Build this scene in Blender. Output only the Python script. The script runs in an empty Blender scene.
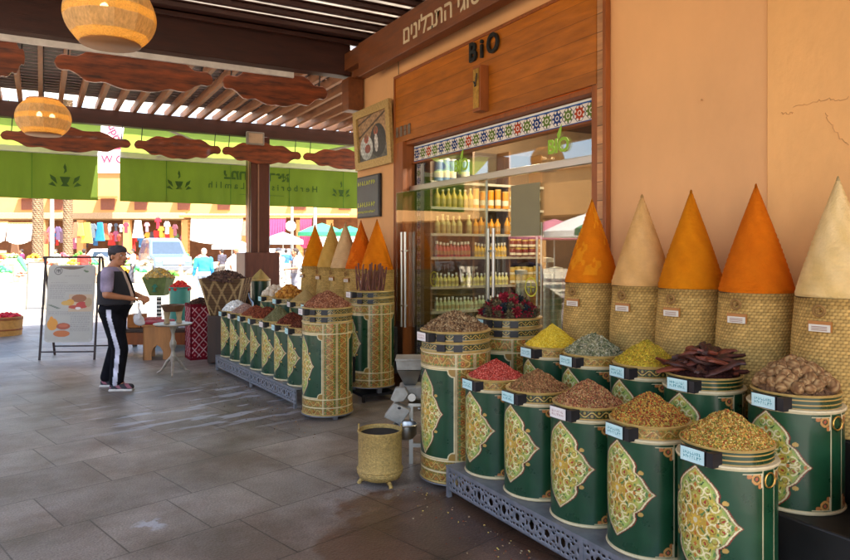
import bpy, math, random
import numpy as np
from mathutils import Vector, Matrix
random.seed(7); rng = np.random.default_rng(7)
S = bpy.context.scene
C = S.collection
PI = math.pi

# ---------------------------------------------------------------- camera, sky, sun, exposure
FP, HZ, HC, YAW = 680.0, 250.0, 1.65, math.radians(29.5)
cd = bpy.data.cameras.new('camera'); cam = bpy.data.objects.new('camera', cd); C.objects.link(cam)
cam.location = (0, 0, HC); cam.rotation_euler = (PI/2, 0, -YAW)
cd.sensor_width = 36; cd.lens = FP/850*36; cd.shift_y = -30/850; cd.clip_end = 2000
S.camera = cam
SUN_EL, SUN_AZ = math.radians(62), math.radians(168)   # azimuth of the sun, clockwise from +Y
w = bpy.data.worlds.new('World'); S.world = w; w.use_nodes = True
nt = w.node_tree; bg = nt.nodes['Background']
sk = nt.nodes.new('ShaderNodeTexSky'); sk.sky_type = 'NISHITA'; sk.sun_disc = False
sk.sun_elevation = SUN_EL; sk.sun_rotation = SUN_AZ; sk.dust_density = 2.5
nt.links.new(sk.outputs[0], bg.inputs[0]); bg.inputs[1].default_value = 0.15
sl = bpy.data.lights.new('sun', 'SUN'); so = bpy.data.objects.new('sun', sl); C.objects.link(so)
sl.energy = 5; sl.angle = math.radians(.5); sl.color = (1, .94, .85)
sd = Vector((math.sin(SUN_AZ)*math.cos(SUN_EL), math.cos(SUN_AZ)*math.cos(SUN_EL), math.sin(SUN_EL)))
so.rotation_euler = sd.to_track_quat('Z', 'Y').to_euler(); so.location = (0, 0, 30)
S.view_settings.view_transform = 'Standard'; S.view_settings.look = 'None'
S.view_settings.gamma = 1; S.view_settings.exposure = 2.36
S.cycles.max_bounces = 10; S.cycles.diffuse_bounces = 5; S.cycles.transparent_max_bounces = 24
S.cycles.use_denoising = True; S.cycles.sample_clamp_indirect = 6; S.cycles.caustics_reflective = False

# ---------------------------------------------------------------- helpers
FX, FY = math.sin(YAW), math.cos(YAW)
def CW(px, Z, h=0.0):                       # lateral pixel column and distance -> world
    L = (px-425)/FP*Z
    return (Z*FX+L*FY, Z*FY-L*FX, h)
def onX(px, X):
    t = (px-425)/FP; Z = X/(FX+FY*t); return CW(px, Z)[1]
def HX(px, py, X):
    t = (px-425)/FP; Z = X/(FX+FY*t); return HC+(HZ-py)*Z/FP
def onY(px, Y):
    t = (px-425)/FP; Z = Y/(FY-FX*t); return CW(px, Z)[0]
def lin(c):
    return np.where(c <= .04045, c/12.92, ((c+.055)/1.055)**2.4)
def H(h):
    h = h.lstrip('#'); return lin(np.array([int(h[i:i+2], 16)/255 for i in (0, 2, 4)]))

class MB:
    def __init__(s): s.v = []; s.f = []; s.c = []; s.n = 0; s.col = None
    def add(s, v, f, col=None):
        v = np.asarray(v, float).reshape(-1, 3); o = s.n
        s.v.append(v); s.f += [tuple(int(i)+o for i in q) for q in f]; s.n += len(v)
        if col is None: col = s.col if s.col is not None else (1, 1, 1)
        col = np.asarray(col, float)
        s.c.append(np.broadcast_to(col, (len(v), 3)) if col.ndim == 1 else col)
        return s
    def box(s, c, d, rz=0, col=None, taper=1):
        x, y, z = [k/2 for k in d]
        p = np.array([(-x,-y,-z),(x,-y,-z),(x,y,-z),(-x,y,-z),(-x*taper,-y*taper,z),(x*taper,-y*taper,z),(x*taper,y*taper,z),(-x*taper,y*taper,z)])
        if rz:
            a, b = math.cos(rz), math.sin(rz); p = np.c_[p[:,0]*a-p[:,1]*b, p[:,0]*b+p[:,1]*a, p[:,2]]
        return s.add(p+np.array(c), [(3,2,1,0),(4,5,6,7),(0,1,5,4),(1,2,6,5),(2,3,7,6),(3,0,4,7)], col)
    def b2(s, lo, hi, col=None):
        lo = np.array(lo, float); hi = np.array(hi, float); return s.box((lo+hi)/2, hi-lo, 0, col)
    def lathe(s, prof, n=32, c=(0,0,0), col=None, sq=1, a0=0):
        v = []; f = []; m = len(prof)
        for i in range(n):
            a = 2*PI*i/n+a0
            for r, z in prof: v.append((c[0]+r*math.cos(a), c[1]+r*math.sin(a)*sq, c[2]+z))
        for i in range(n):
            j = (i+1) % n
            for k in range(m-1): f.append((i*m+k, j*m+k, j*m+k+1, i*m+k+1))
        if prof[0][0] > 1e-5: f.append(tuple(i*m for i in reversed(range(n))))
        if prof[-1][0] > 1e-5: f.append(tuple(i*m+m-1 for i in range(n)))
        return s.add(v, f, col)
    def tube(s, path, r, n=8, col=None, sq=1):
        P = [Vector(p) for p in path]; R = r if isinstance(r, (list, tuple)) else [r]*len(P)
        v = []; f = []; up = None
        for i, p in enumerate(P):
            d = (P[min(i+1, len(P)-1)]-P[max(i-1, 0)]).normalized()
            if up is None: up = Vector((0,0,1)) if abs(d.z) < .9 else Vector((1,0,0))
            a = d.cross(up).normalized(); b = a.cross(d).normalized(); up = b
            for k in range(n):
                t = 2*PI*k/n; v.append(p+(a*math.cos(t)+b*math.sin(t)*sq)*R[i])
        m = len(P)
        for i in range(m-1):
            for k in range(n):
                q = (k+1) % n; f.append((i*n+k, i*n+q, (i+1)*n+q, (i+1)*n+k))
        f.append(tuple(reversed(range(n)))); f.append(tuple((m-1)*n+k for k in range(n)))
        return s.add([tuple(x) for x in v], f, col)
    def ell(s, c, r, n=16, m=10, col=None, rot=None):
        v = []; f = []
        for j in range(m+1):
            a = PI*j/m
            for i in range(n):
                b = 2*PI*i/n; v.append((r[0]*math.sin(a)*math.cos(b), r[1]*math.sin(a)*math.sin(b), r[2]*math.cos(a)))
        v = np.array(v)
        if rot is not None: v = v @ np.array(rot.to_3x3()).T
        for j in range(m):
            for i in range(n): f.append((j*n+i, (j+1)*n+i, (j+1)*n+(i+1) % n, j*n+(i+1) % n))
        return s.add(v+np.array(c), f, col)
    def prism(s, pts, t, M=None, col=None):   # outline in local xz-plane, thickness along y
        n = len(pts); v = np.array([(x, -t/2, z) for x, z in pts]+[(x, t/2, z) for x, z in pts])
        if M is not None: v = v @ np.array(M.to_3x3()).T + np.array(M.translation)
        f = [tuple(range(n)), tuple(reversed(range(n, 2*n)))]+[(i, i+n, (i+1) % n+n, (i+1) % n) for i in range(n)]
        return s.add(v, f, col)
    def grid(s, P, col=None, wrap=False):     # P: (a,b,3)
        a, b, _ = P.shape; v = P.reshape(-1, 3)
        I = np.arange(a*b).reshape(a, b)
        if wrap: I = np.concatenate([I, I[:, :1]], 1)
        q = np.stack([I[:-1,:-1], I[:-1,1:], I[1:,1:], I[1:,:-1]], -1).reshape(-1, 4)
        return s.add(v, q.tolist(), None if col is None else np.asarray(col).reshape(-1, 3))
    def mesh(s, name, vc=False, sharp=40):
        v = np.concatenate(s.v); me = bpy.data.meshes.new(name)
        me.from_pydata(v.tolist(), [], s.f); 
        if vc:
            a = me.color_attributes.new('Col', 'FLOAT_COLOR', 'POINT')
            cc = np.ones((len(v), 4), np.float32); cc[:, :3] = np.concatenate(s.c); a.data.foreach_set('color', cc.ravel())
        me.polygons.foreach_set('use_smooth', [True]*len(me.polygons))
        if sharp < 180: me.set_sharp_from_angle(angle=math.radians(sharp))
        me.update(); return me
    def build(s, name, mat, parent=None, loc=(0,0,0), rz=0, vc=False, bev=0, sharp=40):
        me = s.mesh(name, vc, sharp); me.materials.append(mat)
        return link(name, me, parent, loc, rz, bev)
def link(name, me, parent=None, loc=(0,0,0), rz=0, bev=0):
    o = bpy.data.objects.new(name, me); C.objects.link(o); o.parent = parent
    o.location = loc; o.rotation_euler = (0, 0, rz)
    if bev:
        m = o.modifiers.new('bevel', 'BEVEL'); m.width = bev; m.segments = 2; m.limit_method = 'ANGLE'
    return o
def tag(o, label, cat, group=None, kind=None):
    o['label'] = label; o['category'] = cat
    if group: o['group'] = group
    if kind: o['kind'] = kind
    return o
def struct(o): o['kind'] = 'structure'; return o
def thing(name, label, cat, loc=(0,0,0), rz=0, group=None):
    o = bpy.data.objects.new(name, None); C.objects.link(o); o.location = loc; o.rotation_euler = (0,0,rz)
    o.empty_display_size = .1
    return tag(o, label, cat, group)
KIDS = {}
def dup(root, loc, rz=0, label=None, group=None, scale=None):
    def cp(o, par):
        c = o.copy(); C.objects.link(c); c.parent = par
        for ch in list(o.children): cp(ch, c)
        return c
    r = cp(root, None); r.location = loc; r.rotation_euler = (0, 0, rz)
    if scale: r.scale = (scale,)*3 if isinstance(scale, float) else scale
    if label: r['label'] = label
    if group: r['group'] = group
    return r

MATS = {}
def pm(name, hexc=None, rough=.6, var=.15, scale=6, bump=.0, bscale=60, metal=0, vc=False, dirt=0, trans=0, spec=.5, coat=0, stretch=None, emis=0):
    if name in MATS: return MATS[name]
    m = bpy.data.materials.new(name); m.use_nodes = True; n = m.node_tree.nodes; l = m.node_tree.links
    p = n['Principled BSDF']; p.inputs['Roughness'].default_value = rough; p.inputs['Metallic'].default_value = metal
    p.inputs['Specular IOR Level'].default_value = spec; p.inputs['Coat Weight'].default_value = coat
    tc = n.new('ShaderNodeTexCoord'); mp = n.new('ShaderNodeMapping'); l.new(tc.outputs['Object'], mp.inputs[0])
    if stretch: mp.inputs['Scale'].default_value = stretch
    nz = n.new('ShaderNodeTexNoise'); nz.inputs['Scale'].default_value = scale; nz.inputs['Detail'].default_value = 6; nz.inputs['Roughness'].default_value = .6
    l.new(mp.outputs[0], nz.inputs[0])
    mr = n.new('ShaderNodeMapRange'); mr.inputs['From Min'].default_value = .3; mr.inputs['From Max'].default_value = .7
    mr.inputs['To Min'].default_value = 1-var; mr.inputs['To Max'].default_value = 1+var
    l.new(nz.outputs[0], mr.inputs[0])
    mx = n.new('ShaderNodeVectorMath'); mx.operation = 'SCALE'; l.new(mr.outputs[0], mx.inputs['Scale'])
    if vc:
        at = n.new('ShaderNodeAttribute'); at.attribute_name = 'Col'; l.new(at.outputs['Color'], mx.inputs[0])
    else: mx.inputs[0].default_value = H(hexc)
    out = mx.outputs[0]
    l.new(out, p.inputs['Base Color'])
    r2 = n.new('ShaderNodeMapRange'); r2.inputs['To Min'].default_value = max(0, rough-.12); r2.inputs['To Max'].default_value = min(1, rough+.12)
    l.new(nz.outputs[0], r2.inputs[0]); l.new(r2.outputs[0], p.inputs['Roughness'])
    if bump:
        n2 = n.new('ShaderNodeTexNoise'); n2.inputs['Scale'].default_value = bscale; n2.inputs['Detail'].default_value = 4
        l.new(mp.outputs[0], n2.inputs[0]); b = n.new('ShaderNodeBump'); b.inputs['Strength'].default_value = bump; b.inputs['Distance'].default_value = .01
        l.new(n2.outputs[0], b.inputs['Height']); l.new(b.outputs[0], p.inputs['Normal'])
    if trans:
        tr = n.new('ShaderNodeBsdfTranslucent'); ms = n.new('ShaderNodeMixShader'); ms.inputs[0].default_value = trans
        l.new(out, tr.inputs[0]); l.new(p.outputs[0], ms.inputs[1]); l.new(tr.outputs[0], ms.inputs[2])
        l.new(ms.outputs[0], n['Material Output'].inputs[0])
    if emis:
        p.inputs['Emission Color'].default_value = (*H(hexc), 1); p.inputs['Emission Strength'].default_value = emis
    MATS[name] = m; return m
def wood(name, hexc, axis='Y', rough=.5, var=.35, plank=0, scale=3, paxis='Z', dark=.35, coat=0):
    m = pm(name, hexc, rough, var, scale, .15, 20, coat=coat, stretch={'X': (.15,1,1), 'Y': (1,.15,1), 'Z': (1,1,.15)}[axis] if axis else None)
    n = m.node_tree.nodes; l = m.node_tree.links; p = n['Principled BSDF']
    for nd in n:
        if nd.type == 'MAPPING': nd.inputs['Scale'].default_value = [v*6 for v in nd.inputs['Scale'].default_value]
    if plank:
        tc = n.new('ShaderNodeTexCoord'); sp = n.new('ShaderNodeSeparateXYZ'); l.new(tc.outputs['Object'], sp.inputs[0])
        d = n.new('ShaderNodeMath'); d.operation = 'DIVIDE'; d.inputs[1].default_value = plank; l.new(sp.outputs[paxis], d.inputs[0])
        fr = n.new('ShaderNodeMath'); fr.operation = 'FRACT'; l.new(d.outputs[0], fr.inputs[0])
        g = n.new('ShaderNodeMath'); g.operation = 'GREATER_THAN'; g.inputs[1].default_value = .05; l.new(fr.outputs[0], g.inputs[0])
        fl = n.new('ShaderNodeMath'); fl.operation = 'FLOOR'; l.new(d.outputs[0], fl.inputs[0])
        wn = n.new('ShaderNodeTexWhiteNoise'); wn.noise_dimensions = '1D'; l.new(fl.outputs[0], wn.inputs['W'])
        mr = n.new('ShaderNodeMapRange'); mr.inputs['To Min'].default_value = .78; mr.inputs['To Max'].default_value = 1.2; l.new(wn.outputs[0], mr.inputs[0])
        mg = n.new('ShaderNodeMapRange'); mg.inputs['To Min'].default_value = dark; l.new(g.outputs[0], mg.inputs[0])
        mu = n.new('ShaderNodeMath'); mu.operation = 'MULTIPLY'; l.new(mr.outputs[0], mu.inputs[0]); l.new(mg.outputs[0], mu.inputs[1])
        src = p.inputs['Base Color'].links[0].from_socket
        mx = n.new('ShaderNodeVectorMath'); mx.operation = 'SCALE'; l.new(src, mx.inputs[0]); l.new(mu.outputs[0], mx.inputs['Scale']); l.new(mx.outputs[0], p.inputs['Base Color'])
    return m
VC = pm('painted_surface', rough=.42, var=.12, scale=9, vc=True, bump=.12, bscale=90)
VCM = pm('matte_coloured', rough=.9, var=.1, scale=12, vc=True, bump=.2, bscale=150, spec=.2)
CLOTH = pm('cloth_coloured', rough=.95, var=.22, scale=10, vc=True, bump=1.0, bscale=16, spec=.1)
def emat(name, hexc, s):
    m = bpy.data.materials.new(name); m.use_nodes = True; n = m.node_tree.nodes; e = n.new('ShaderNodeEmission')
    e.inputs[0].default_value = (*H(hexc), 1); e.inputs[1].default_value = s; m.node_tree.links.new(e.outputs[0], n['Material Output'].inputs[0]); return m
def glass_mat(name, refl=.1, tint=(1,1,1)):
    m = bpy.data.materials.new(name); m.use_nodes = True; n = m.node_tree.nodes; l = m.node_tree.links
    t = n.new('ShaderNodeBsdfTransparent'); t.inputs[0].default_value = (*tint, 1); g = n.new('ShaderNodeBsdfGlossy'); g.inputs['Roughness'].default_value = .01
    fr = n.new('ShaderNodeLayerWeight'); fr.inputs[0].default_value = .5; pw = n.new('ShaderNodeMath'); pw.operation = 'POWER'; pw.inputs[1].default_value = 4.5; l.new(fr.outputs['Facing'], pw.inputs[0])
    ad = n.new('ShaderNodeMath'); ad.inputs[1].default_value = refl; ad.use_clamp = True
    l.new(pw.outputs[0], ad.inputs[0]); mx = n.new('ShaderNodeMixShader'); l.new(ad.outputs[0], mx.inputs[0]); l.new(t.outputs[0], mx.inputs[1]); l.new(g.outputs[0], mx.inputs[2])
    l.new(mx.outputs[0], n['Material Output'].inputs[0]); return m
def text_mesh(name, s, size, mat, depth=.004, parent=None, M=None, mirror=False, align='CENTER', bold=0, sx=1):
    cu = bpy.data.curves.new('t', 'FONT'); cu.body = s; cu.size = size; cu.extrude = depth; cu.align_x = align; cu.align_y = 'CENTER'; cu.offset = bold
    o = bpy.data.objects.new('t', cu); C.objects.link(o); dg = bpy.context.evaluated_depsgraph_get()
    me = bpy.data.meshes.new_from_object(o.evaluated_get(dg)); bpy.data.objects.remove(o); bpy.data.curves.remove(cu)
    me.name = name
    if mirror or sx != 1: me.transform(Matrix.Diagonal((-sx if mirror else sx, 1, 1, 1)))
    if mirror: me.flip_normals()
    if M is not None: me.transform(M)
    me.materials.clear(); me.materials.append(mat)
    return link(name, me, parent)
def wallM(loc, out):   # matrix: text/prism standing upright, facing direction out (angle)
    return Matrix.Translation(loc) @ Matrix.Rotation(out, 4, 'Z') @ Matrix.Rotation(PI/2, 4, 'X')
TOW = -PI/2   # text facing -X (reading direction -Y)

# ---------------------------------------------------------------- common materials
stucco = pm('orange_stucco', '#e1aa72', .85, .10, .9, .35, 9, stretch=(1,1,.6))
dkwood = wood('dark_stained_wood', '#3a1a10', 'X', .55, .35)
dkwoodY = wood('dark_stained_rafter', '#8a5a36', 'Y', .6, .35)
carved = wood('carved_board_wood', '#743614', 'X', .5, .8, coat=.2)
beamw = wood('lintel_wood', '#73401e', 'Y', .5, .3)
panelw = wood('honey_panel_wood', '#ac6214', 'Y', .42, .28, plank=.145, dark=.6, coat=.15)
casew = wood('casing_wood', '#8f4d1d', 'Z', .5, .25)
blockw = wood('block_wood', '#b98558', 'Y', .6, .3, plank=.145, dark=.35)
black = pm('black_metal', '#17161a', .5, .2)
steel = pm('brushed_steel', '#b9b7b0', .34, .04, 1.5, metal=1)
galv = pm('galvanised_steel', '#8c8f96', .45, .22, 14, .1, metal=.6)
cream = pm('cream_paint', '#cdbd94', .5, .15, 20)
brass = pm('hammered_brass', '#c49a4c', .33, .25, 30, .5, 70, metal=.9)
weave_hex = '#a9834a'
whitep = pm('white_plastic', '#d8d8d4', .5, .08)
glass = glass_mat('door_glass', .11, (.93,.96,.94))
# ---------------------------------------------------------------- ground
def floor_mat():
    m = pm('stone_tiles', '#8b827b', .46, .28, 1.9, .35, 60); n = m.node_tree.nodes; l = m.node_tree.links; p = n['Principled BSDF']
    tc = n.new('ShaderNodeTexCoord'); mp = n.new('ShaderNodeMapping'); l.new(tc.outputs['Object'], mp.inputs[0])
    mp.inputs['Rotation'].default_value = (0, 0, math.radians(-14.9)); mp.inputs['Location'].default_value = (.3, .028, 0)
    br = n.new('ShaderNodeTexBrick'); l.new(mp.outputs[0], br.inputs[0]); br.inputs['Scale'].default_value = 1
    br.inputs['Brick Width'].default_value = .80; br.inputs['Row Height'].default_value = .633; br.inputs['Mortar Size'].default_value = .0055
    br.inputs['Mortar Smooth'].default_value = .3; br.inputs['Color1'].default_value = (.80,.79,.79,1); br.inputs['Color2'].default_value = (1.14,1.13,1.12,1); br.inputs['Mortar'].default_value = (.34,.31,.30,1)
    br.offset = .37; br.squash = .6; br.squash_frequency = 3
    src = p.inputs['Base Color'].links[0].from_socket
    mx = n.new('ShaderNodeVectorMath'); mx.operation = 'MULTIPLY'; l.new(src, mx.inputs[0]); l.new(br.outputs[0], mx.inputs[1])
    gr = n.new('ShaderNodeTexNoise'); gr.inputs['Scale'].default_value = 90; gr.inputs['Detail'].default_value = 3; l.new(mp.outputs[0], gr.inputs[0]); g2 = n.new('ShaderNodeMapRange'); g2.inputs['From Min'].default_value = .35; g2.inputs['From Max'].default_value = .65; g2.inputs['To Min'].default_value = .72; g2.inputs['To Max'].default_value = 1.25; l.new(gr.outputs[0], g2.inputs[0])
    mg_ = n.new('ShaderNodeVectorMath'); mg_.operation = 'SCALE'; l.new(mx.outputs[0], mg_.inputs[0]); l.new(g2.outputs[0], mg_.inputs['Scale']); mx = mg_
    # worn blotches and old wet stains
    nz = n.new('ShaderNodeTexNoise'); nz.inputs['Scale'].default_value = 1.1; nz.inputs['Detail'].default_value = 8; nz.inputs['Roughness'].default_value = .65; l.new(mp.outputs[0], nz.inputs[0])
    cr = n.new('ShaderNodeValToRGB'); cr.color_ramp.elements[0].position = .40; cr.color_ramp.elements[0].color = (.50,.42,.38,1); cr.color_ramp.elements[1].position = .60; cr.color_ramp.elements[1].color = (1,1,1,1)
    l.new(nz.outputs[0], cr.inputs[0])
    m2 = n.new('ShaderNodeVectorMath'); m2.operation = 'MULTIPLY'; l.new(mx.outputs[0], m2.inputs[0]); l.new(cr.outputs[0], m2.inputs[1])
    # the brown wet area beside the racks
    def near(x, y, r, soft):
        d = n.new('ShaderNodeVectorMath'); d.operation = 'DISTANCE'; l.new(tc.outputs['Object'], d.inputs[0]); d.inputs[1].default_value = (x, y, 0)
        nd = n.new('ShaderNodeMath'); nd.operation = 'MULTIPLY_ADD'; l.new(nz.outputs[0], nd.inputs[0]); nd.inputs[1].default_value = -soft*2.2; l.new(d.outputs['Value'], nd.inputs[2])
        r_ = n.new('ShaderNodeMapRange'); l.new(nd.outputs[0], r_.inputs[0]); r_.inputs['From Min'].default_value = r-soft*1.1; r_.inputs['From Max'].default_value = r-soft*1.1+.12
        r_.inputs['To Min'].default_value = 1; r_.inputs['To Max'].default_value = 0; return r_
    wet = near(2.15, 3.0, 1.0, .8)
    mc = n.new('ShaderNodeMix'); mc.data_type = 'RGBA'; mc.blend_type = 'MULTIPLY'; l.new(wet.outputs[0], mc.inputs[0]); l.new(m2.outputs[0], mc.inputs[6]); mc.inputs[7].default_value = (.50,.33,.25,1)
    # pale bluish streaks and one small patch
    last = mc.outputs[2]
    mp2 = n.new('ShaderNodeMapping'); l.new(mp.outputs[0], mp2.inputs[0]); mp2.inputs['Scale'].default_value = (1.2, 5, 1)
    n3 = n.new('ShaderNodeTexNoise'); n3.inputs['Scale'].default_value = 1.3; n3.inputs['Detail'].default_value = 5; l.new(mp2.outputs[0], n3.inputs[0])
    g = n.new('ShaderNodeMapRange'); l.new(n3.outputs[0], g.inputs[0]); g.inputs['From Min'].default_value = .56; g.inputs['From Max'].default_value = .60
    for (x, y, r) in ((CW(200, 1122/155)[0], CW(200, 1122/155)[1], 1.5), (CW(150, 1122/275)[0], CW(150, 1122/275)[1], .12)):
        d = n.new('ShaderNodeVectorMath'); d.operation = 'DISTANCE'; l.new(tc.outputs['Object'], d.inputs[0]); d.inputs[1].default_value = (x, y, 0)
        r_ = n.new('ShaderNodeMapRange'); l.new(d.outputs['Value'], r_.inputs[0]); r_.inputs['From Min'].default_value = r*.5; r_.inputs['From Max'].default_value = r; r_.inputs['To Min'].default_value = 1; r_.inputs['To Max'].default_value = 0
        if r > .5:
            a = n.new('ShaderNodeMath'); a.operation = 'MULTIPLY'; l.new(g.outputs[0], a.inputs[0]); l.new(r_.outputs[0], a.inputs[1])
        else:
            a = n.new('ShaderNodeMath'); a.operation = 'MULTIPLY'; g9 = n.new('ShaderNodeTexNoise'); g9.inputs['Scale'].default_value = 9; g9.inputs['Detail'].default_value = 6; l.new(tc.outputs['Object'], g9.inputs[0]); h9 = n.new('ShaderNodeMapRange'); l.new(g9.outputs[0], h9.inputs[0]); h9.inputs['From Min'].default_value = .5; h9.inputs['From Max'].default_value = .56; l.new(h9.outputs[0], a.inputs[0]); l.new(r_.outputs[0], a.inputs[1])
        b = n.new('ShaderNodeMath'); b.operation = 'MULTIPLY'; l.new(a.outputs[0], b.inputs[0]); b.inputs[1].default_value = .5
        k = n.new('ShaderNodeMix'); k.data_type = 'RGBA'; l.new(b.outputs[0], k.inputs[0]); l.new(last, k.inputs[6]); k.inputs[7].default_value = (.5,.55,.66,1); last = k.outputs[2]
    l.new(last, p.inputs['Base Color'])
    rr = p.inputs['Roughness'].links[0].from_socket
    m3 = n.new('ShaderNodeMath'); m3.operation = 'MULTIPLY_ADD'; l.new(wet.outputs[0], m3.inputs[0]); m3.inputs[1].default_value = -.14; l.new(rr, m3.inputs[2]); l.new(m3.outputs[0], p.inputs['Roughness'])
    bp = n.new('ShaderNodeBump'); bp.inputs['Strength'].default_value = .5; bp.inputs['Distance'].default_value = .004; bp.invert = True; l.new(br.outputs['Fac'], bp.inputs['Height'])
    l.new(p.inputs['Normal'].links[0].from_socket, bp.inputs['Normal']); l.new(bp.outputs[0], p.inputs['Normal'])
    return m
b = MB(); b.add([(-700,-700,0),(700,-700,0),(700,700,0),(-700,700,0)], [(0,1,2,3)])
struct(b.build('ground', pm('plaza_paving', '#a39680', .9, .12, .4, .2, 8), loc=(0,0,-.004)))
b = MB(); b.add([(-9,-6,0),(9,-6,0),(9,19,0),(-9,19,0)], [(0,1,2,3)])
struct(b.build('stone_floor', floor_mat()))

# ---------------------------------------------------------------- shop building
XW = 3.8
YA, YB, YE = onX(594, XW), onX(406, XW), 8.6         # opening and corner
YS = onX(768, XW)
sh = thing('shop_building', 'orange stucco shop front with honey wood panelling round its glass entrance', 'shop', (XW, YE, 0))
def L(p): return (p[0]-XW, p[1]-YE, p[2])
b = MB()
b.b2(L((XW, -5, 0)), L((XW+.25, YA-.14, 4.9))); b.b2(L((XW, YB+.14, 0)), L((XW+.10, YE, 4.9)))
b.b2(L((XW, YA-.14, 3.0)), L((XW+.25, YB+.14, 4.9)))
b.b2(L((XW+.25, YE-.25, 0)), L((9, YE, 4.9)))
b.build('wall', stucco, sh)
b = MB(); b.b2(L((XW-.012, -5, 0)), L((XW-.001, YS, 4.89))); b.build('pilaster', pm('orange_stucco_weathered', '#dda768', .85, .16, 1.1, .3, 22, stretch=(1,1,.6)), sh, bev=.006)
# hairline cracks, nails and a thin cable on the plaster
crk = pm('plaster_crack', '#c4935e', .9, .2)
def crack(pts, nm):
    b = MB(); P = [(XW-.013, onX(px, XW), HX(px, py, XW)) for px, py in pts]; rr = random.Random(len(pts)); Q = []
    for a_, c_ in zip(P[:-1], P[1:]):
        for k in range(6): t_ = k/6; Q.append((a_[0], a_[1]+(c_[1]-a_[1])*t_+rr.uniform(-.008,.008), a_[2]+(c_[2]-a_[2])*t_+rr.uniform(-.008,.008)))
    b.tube(Q, .0022, 5); b.build('crack', crk, sh, loc=(-XW, -YE, 0))
crack([(795,108),(812,103),(828,99),(838,102),(852,96)], 1); crack([(782,113),(790,114),(796,112)], 2); crack([(826,112),(832,124),(842,138),(852,146)], 3)
b = MB()
for px, py in ((703,100),): b.ell((-.014, onX(px, XW)-YE, HX(px, py, XW)), (.004,.008,.008), 8, 6)
b.build('nail_hole', crk, sh)
b = MB(); yk = onX(400, XW); b.tube([(-.02, yk-YE, 4.3), (-.022, yk-YE+.004, 4.0), (-.02, yk-YE-.004, 3.78)], .004, 5); b.build('cable', black, sh)
# interior room
b = MB(); X1, Y0i, Y1i = 6.9, 3.2, 7.25
b.b2(L((XW+.25, Y0i-.1, .004)), L((X1, Y1i, .02))); b.build('shop_floor', pm('shop_floor_tile', '#8c7a66', .3, .1), sh)
b = MB(); b.b2(L((X1, Y0i-.1, 0)), L((X1+.1, Y1i+.1, 3.3))); b.b2(L((XW+.11, Y1i, 0)), L((X1, Y1i+.1, 3.3))); b.b2(L((XW+.25, Y0i-.1, 0)), L((X1, Y0i, 3.3)))
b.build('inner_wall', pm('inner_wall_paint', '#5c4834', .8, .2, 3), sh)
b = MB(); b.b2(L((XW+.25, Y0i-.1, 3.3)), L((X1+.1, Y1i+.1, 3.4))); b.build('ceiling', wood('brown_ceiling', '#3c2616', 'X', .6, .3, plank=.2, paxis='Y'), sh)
# panelling round the opening
PL, PR, PT = onX(397, XW), onX(611, XW), 3.76
f = MB(); f.b2(L((XW-.035, PR+.12, 2.945)), L((XW-.002, PL-.03, PT-.03)))
pan = f.build('panelling', panelw, sh)
f = MB(); f.b2(L((XW-.05, PR, PT-.03)), L((XW-.002, PL, PT))); f.b2(L((XW-.05, PL-.03, 0)), L((XW-.002, PL, PT-.032))); f.b2(L((XW-.055, PR, 0)), L((XW-.002, PR+.035, PT-.032)))
f.build('panel_trim', casew, sh, bev=.004)
f = MB(); f.b2(L((XW-.03, PR+.037, 0)), L((XW-.002, PR+.118, PT-.034))); f.build('block_strip', blockw, sh)
f = MB(); f.b2(L((XW-.028, PR+.121, 0)), L((XW+.3, YA, 2.943))); f.b2(L((XW-.045, YB, 0)), L((XW+.12, PL-.033, 2.943)))
f.b2(L((XW+.0, YA, 2.9)), L((XW+.3, YB, 2.943)))
f.build('door_casing', casew, sh, bev=.004)
# tile band
def motif(u, v, R, kind):
    """eight-petalled tile flower; u, v centred, R half size, kind 0..2"""
    r = np.hypot(u, v)/R; th = np.arctan2(v, u)
    c = np.empty(u.shape+(3,)); c[:] = H('#e8e4da')
    base = np.array([H('#b0401f'), H('#5f7a34'), H('#23407a')])[kind]
    oct_ = r < 1.0-.05*np.cos(8*th); c[oct_] = H('#2c3a5a')[None] if oct_.any() else 0
    c[r < .9-.08*np.cos(8*th)] = H('#ece7dc')
    pet = (r < .74+.13*np.cos(8*th)) ; c[pet] = base[pet]
    c[r < .34] = H('#efe9dc'); m = r < .22; c[m] = base[m]
    return c
def tile_grid(w, h, nx, nz, horizontal=True):
    U, V = np.meshgrid(np.linspace(0, w, nx), np.linspace(0, h, nz), indexing='ij')
    if horizontal:
        s = (h-.05); k = np.floor(U/s).astype(int); uu = (U/s-k-.5)*s; vv = V-h/2+.005; col = motif(uu, vv, s/2, np.array([2,1,0,1,2,1])[k % 6])
        col[(V > h-.02)] = H('#eef0ee'); col[(V > h-.034) & (V < h-.02)] = H('#2f5fa8'); col[V < .016] = H('#27509a')
    else:
        s = w; k = np.floor(V/s).astype(int); col = motif(U-w/2, (V/s-k-.5)*s, s/2, k % 2+1)
    return U, V, col
tb = thing('tile_frieze', 'blue, red and white patterned tile band over the glass doors', 'tile frieze', (XW+.1, YB-.02, 2.70))
U, V, col = tile_grid(YB-YA-.04, .19, 800, 56)
b = MB(); b.grid(np.stack([np.zeros_like(U), -U, V], -1)[:, ::-1], col[:, ::-1]); b.build('tile_face', pm('glazed_tiles', rough=.15, var=.05, vc=True), tb, vc=True)
b = MB(); b.b2((.004, -(YB-YA-.04), 0), (.05, 0, .19)); b.build('backing', black, tb)
b = MB(); b.b2((-.03, -(YB-YA-.04), -.02), (.05, 0, -.002)); b.build('moulding', casew, tb)
tb = thing('tile_strip', 'narrow upright strip of patterned tiles on the left door jamb', 'tile strip', (XW+.12, YB-.05, 0))
U, V, col = tile_grid(.09, 2.68, 30, 900, False)
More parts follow.
